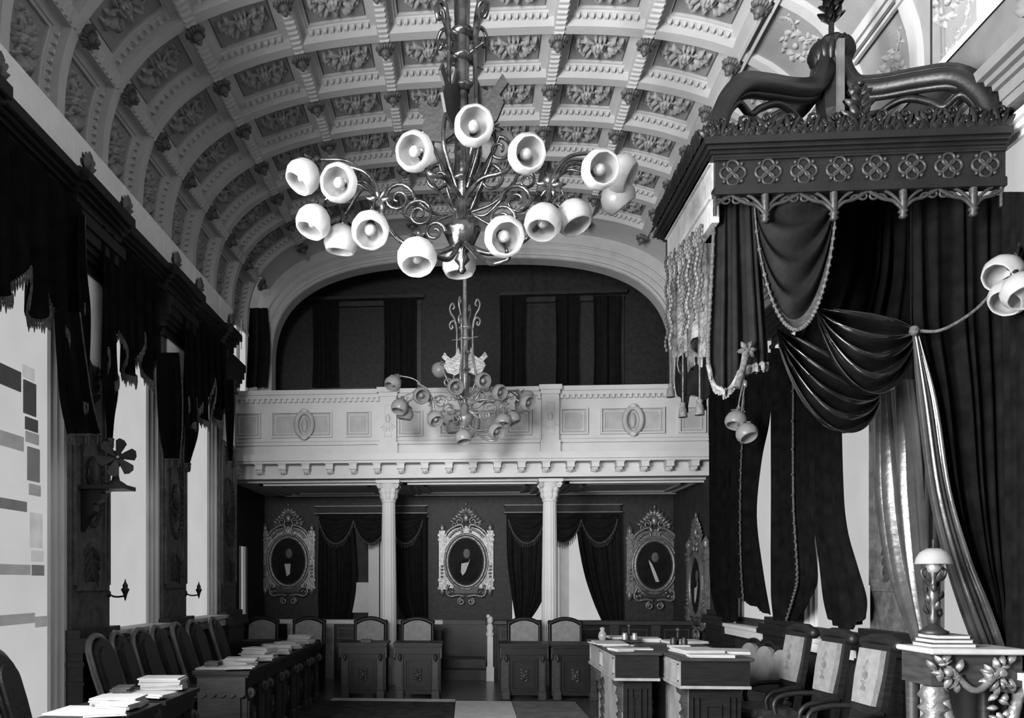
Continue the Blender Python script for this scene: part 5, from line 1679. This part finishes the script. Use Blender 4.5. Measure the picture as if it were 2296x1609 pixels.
for k in range(10): m.leaf((.14 + .02 * sin(k * 2), -.08 - .028 * k), k * 1.9, .07, .02, .03, mm)
part(tb, 'carved_garland', m, GILT)
m = MB(); m.lathe([(.05, 0), (.06, .08), (.04, .12), (.045, .5), (.05, .62), (.075, .64), (.05, .67), (.085, .70), (.055, .74), (.09, .78), (.06, .82), (.09, .86), (.06, .92)], 14, M4.Translation((2.98, 5.44, 0)), .04, 7); part(tb, 'turned_leg', m, GILT)
for (pp) in (((3.02, 5.42, .92), (3.06, 5.40, .70), (3.22, 5.38, .52), (3.42, 5.36, .36), (3.50, 5.36, .04)), ((3.50, 5.42, .93), (3.42, 5.36, .78), (3.38, 5.36, .62), (3.30, 5.38, .50))):
    m = MB(); m.tube(bez(pp, 8), [.045] * 6 + [.034] * 40 if False else .036, 8); part(tb, 'scroll_leg', m, GILT)
for x in (2.98, 3.44):
    m = MB(); m.lathe([(.045, 0), (.03, .3), (.045, .93)], 10, M4.Translation((x, 5.69, 0))); part(tb, 'back_leg', m, WOODM)
for k in range(2):
    m = MB(); a = P((1985, 2010)[k] + 120, 1560, 5.40); m.box(a.x - .04, a.x + .04, 5.46, 5.54, .1, .92); part(tb, 'support', m, UPHOL)
bkz = TZ
for k, (w, lab) in enumerate(((.27, 'widest pale book at the bottom of the pile under the lamp'), (.235, 'middle book of the pile under the lamp'), (.20, 'top book of the pile under the lamp'))):
    m = MB(); m.box(3.10 - w / 2, 3.10 + w / 2, 5.44, 5.66, bkz, bkz + .022); c = m
    t = thing('book', lab, 'book', (3.1, 5.55, bkz), 0, 'books piled under the lamp')
    part(t, 'pages', m, PAPER); m = MB(); m.box(3.10 - w / 2 - .006, 3.10 + w / 2 + .006, 5.435, 5.665, bkz + .022, bkz + .026); m.box(3.10 - w / 2 - .006, 3.10 + w / 2 + .006, 5.435, 5.665, bkz, bkz + .003); part(t, 'cover', m, BOOKD)
    bkz += .0275
LB = V((P(2093, 1415, 5.55).x, 5.55, bkz))
lp = thing('table_lamp', 'table lamp with a white dome shade standing on books', 'lamp', LB)
m = MB(); m.lathe([(.085, 0), (.09, .015), (.06, .03), (.04, .05), (.02, .07)], 18); build('base', m, IRON, lp)
m = MB(); m.lathe([(.02, .06), (.032, .10), (.018, .14), (.03, .20), (.038, .25), (.02, .31), (.016, .36), (.028, .40), (.022, .43)], 12)
for k in range(12):
    a = k * 2.4; m.leaf((0, 0), 0, .07, .016, .02, frame(V((.02 * cos(a), .02 * sin(a), .10 + k * .024)), (.4 * cos(a), .4 * sin(a), 1), z=(cos(a), sin(a), -.4)))
for s in (-1, 1): m.tube(bez([(s * .01, 0, .34), (s * .06, 0, .36), (s * .075, 0, .41), (s * .05, 0, .43)], 6), .010, 6)
build('stem', m, mat('lamp_bronze', .03, .4, .5, .4, 20, metal=.3), lp)
m = MB(); m.lathe([(.03, .40), (.05, .43), (.035, .47), (.02, .50)], 12); build('burner', m, BRASS, lp)
m = MB(); m.lathe([(.108, .455), (.10, .495), (.078, .532), (.042, .555), (.02, .558), (.018, .553), (.04, .548), (.073, .525), (.094, .492), (.103, .457)], 28, cap=False); build('lamp_shade', m, GLASSW, lp)
m = MB(); m.lathe([(.02, .553), (.008, .57), (.01, .61), (.0, .625)], 8); build('finial', m, IRON, lp)

# ================================================================ fan, gas brackets, wall lamps
fb = W(262, 1060, -3.05)
FB = V((-3.06, fb.y, W(262, 1090, -3.06).z))
br = thing('shelf_bracket', 'dark carved shelf bracket on the first left pilaster, carrying the fan', 'bracket', (XL + .06, FB.y, FB.z - .40))
m = MB(); xw = XL + .05
m.prism([(xw, FB.z - .42), (xw + .06, FB.z - .30), (xw + .14, FB.z - .22), (xw + .13, FB.z - .16), (xw + .21, FB.z - .12), (xw + .20, FB.z - .06), (xw + .30, FB.z - .03), (xw, FB.z - .03)], -.05, .05, frame(V((0, FB.y, 0)), (1, 0, 0), y=(0, 0, 1)))
part(br, 'console', m, WOOD); m = MB(); m.box(xw, xw + .44, FB.y - .12, FB.y + .12, FB.z - .035, FB.z); part(br, 'shelf', m, WOOD)
fan = thing('electric_fan', 'black electric fan on the shelf of the first left pilaster', 'fan', FB)
m = MB(); m.lathe([(.09, 0), (.085, .02), (.035, .05), (.022, .12), (.03, .17)], 14); build('base', m, IRON, fan)
m = MB(); hd_ = along(V((0, 0, .24)), (.55, -.85, 0)); m.lathe([(.0, -.13), (.06, -.12), (.075, -.06), (.07, .0), (.03, .03), (.02, .055)], 14, hd_); m.ball((0, 0, .075), .022, 8, 6, hd_); build('motor', m, IRON, fan)
m = MB(); m.ball((0, 0, .105), (.016, .016, .008), 8, 5, hd_); build('hub_cap', m, BRASS, fan)
for k in range(6):
    a = 2 * pi * k / 6 + .3; m = MB()
    bm = hd_ @ M4.Translation((0, 0, .07)) @ M4.Rotation(a, 4, 'Z') @ M4.Rotation(.45, 4, 'X')
    m.prism([(.02, -.012), (.07, -.035), (.14, -.062), (.165, -.03), (.168, .02), (.14, .05), (.07, .032), (.02, .012)], -.002, .002, bm); build('blade', m, IRON, fan)


def gas_bracket(px, py, y0, label):
    o = V((XL + .06, y0, W(px, py, -3.2).z)); t = thing('wall_bracket', label, 'bracket', o)
    m = MB(); m.tube(bez([(0, 0, 0), (.06, 0, -.025), (.14, .0, -.02), (.16, 0, .0)], 6), .009, 7); build('arm', m, IRON, t)
    m = MB(); m.lathe([(.0, -.10), (.008, -.08), (.02, -.03), (.034, -.0), (.04, .015), (.022, .03), (.026, .05), (.010, .08), (.0, .12)], 10, M4.Translation((.16, 0, .03))); build('burner', m, IRON, t)
    m = MB(); m.ball((0.005, 0, 0), (.012, .035, .035), 10, 6); build('wall_rose', m, IRON, t)


gas_bracket(262, 1332, PK_L[4] + PW - .02, 'small dark gas bracket against the second left window')
gas_bracket(437, 1330, PK_L[5] + PW - .02, 'small dark gas bracket against the left window nearest the balcony')


def wall_lamp(label, anchor, shades, metal):
    t = thing('wall_lamp', label, 'lamp', anchor)
    m = MB(); m.lathe([(.05, -.0), (.06, .02), (.03, .04)], 12, along(V((0, 0, 0)), (-1, 0, 0))); build('wall_rose', m, metal, t)
    for (c, d) in shades:
        c = V(c) - V(anchor); d = V(d).normalized(); b = c - d * .16
        m = MB(); m.tube(bez([V((0, 0, 0)), b * .5 + V((0, 0, .10)), b + V((0, 0, .05)), b], 7), .010, 7); build('arm', m, metal, t)
        o = build('lamp_shade', SG, GLASSW, t); o.matrix_local = along(c, d)
        h = build('shade_holder', SH, metal, o)


wall_lamp('two shaded lamp bracket hanging before the dark curtains, under the canopy tail', P(1672, 862, 9.6), ((P(1650, 942, 9.45), (-.3, -.3, -.9)), (P(1674, 970, 9.3), (.2, -.5, -.85))), BRASS)
wall_lamp('lamp bracket with round white shades cut by the right edge', P(2290, 570, 5.60), ((P(2250, 612, 5.45), (-.7, -.3, -.5)), (P(2264, 664, 5.4), (-.6, -.3, -.7)), (P(2292, 650, 5.3), (-.1, -.5, -.8))), BRONZE)

# ================================================================ rail before the back wall and gallery seat
for (xa, xb, lab, sd) in ((-3.55, -.42, 'panelled wooden rail left of the middle steps, behind the columns', 0), (.32, 3.55, 'panelled wooden rail right of the middle steps, behind the columns', 1)):
    t = thing('panelled_rail', lab, 'railing', ((xa + xb) / 2, 13.2, 0))
    m = MB(); m.box(xa - .03, xb + .03, 13.08, 13.32, .88, .95, ch=.01); part(t, 'rail_cap', m, STRIP if sd == 0 else WOODM)  # left cap coloured paler for the light falling on it
    m = MB(); m.box(xa, xb, 13.14, 13.26, 0, .88); part(t, 'rail_body', m, WOOD)
    n = 5
    for k in range(n):
        a = xa + (xb - xa) * k / n
        m = MB(); m.box(a - .001, a + .14, 13.10, 13.14, 0, .88); rect_ring(m, a + .02, a + .12, .60, .82, 13.10, .02, .02); part(t, 'stile', m, WOODM if sd else mat('stile_grey', .22, .4, .5, .2, 8))
        m = MB(); rect_ring(m, a + .2, a + (xb - xa) / n - .06, .14, .56, 13.14, .03, .025); rect_ring(m, a + .2, a + (xb - xa) / n - .06, .64, .82, 13.14, .02, .02); part(t, 'panel', m, WOODM)
t = thing('newel_post', 'pale turned post with a carved top at the middle opening of the rail', 'post', (.36, 12.98, 0))
m = MB(); m.box(-.06, .06, -.06, .06, 0, .22); m.box(-.045, .045, -.045, .045, .22, .70); m.lathe([(.05, .70), (.07, .74), (.045, .78), (.06, .84), (.04, .90)], 12); build('shaft', m, STRIP, t)
m = MB(); m.ball((0, 0, .96), (.05, .05, .07), 9, 7); m.ball((-.03, -.03, 1.02), .035, 7, 5); build('carved_top', m, STRIP, t)
single('step', MB().box(-.40, .30, 13.0, 13.6, 0, .16), WOODM, 'low wooden step in the middle opening of the rail', 'step')
single('step', MB().box(-.40, .30, 13.3, 13.9, .16, .30), WOODM, 'upper wooden step in the middle opening of the rail', 'step')
t = thing('gallery_bench', 'dark bench back with pale uprights in the gallery, left of the middle', 'bench', P(765, 868, 14.2) - V((0, 0, .9)))
m = MB(); a, b = P(697, 832, 14.2), P(838, 832, 14.2); m.box(a.x, b.x, 14.18, 14.24, 4.35, 4.92); part(t, 'back_board', m, WOOD)
m = MB(); m.box(a.x - .02, b.x + .02, 14.16, 14.26, 4.92, 4.96); part(t, 'top_rail', m, WOODM)
for px in (702, 767, 833):
    x = P(px, 832, 14.2).x; m = MB(); m.box(x - .03, x + .03, 14.14, 14.18, 4.35, 4.92); part(t, 'upright', m, UPHOL)
m = MB(); m.box(a.x, b.x, 13.8, 14.18, 3.9, 3.98); part(t, 'seat', m, WOOD)
m = MB(); m.box(a.x + .1, b.x - .1, 13.9, 14.1, 3.5, 3.9); part(t, 'base', m, WOOD)
for px, w in ((716, .06), (920, .07)):
    pass
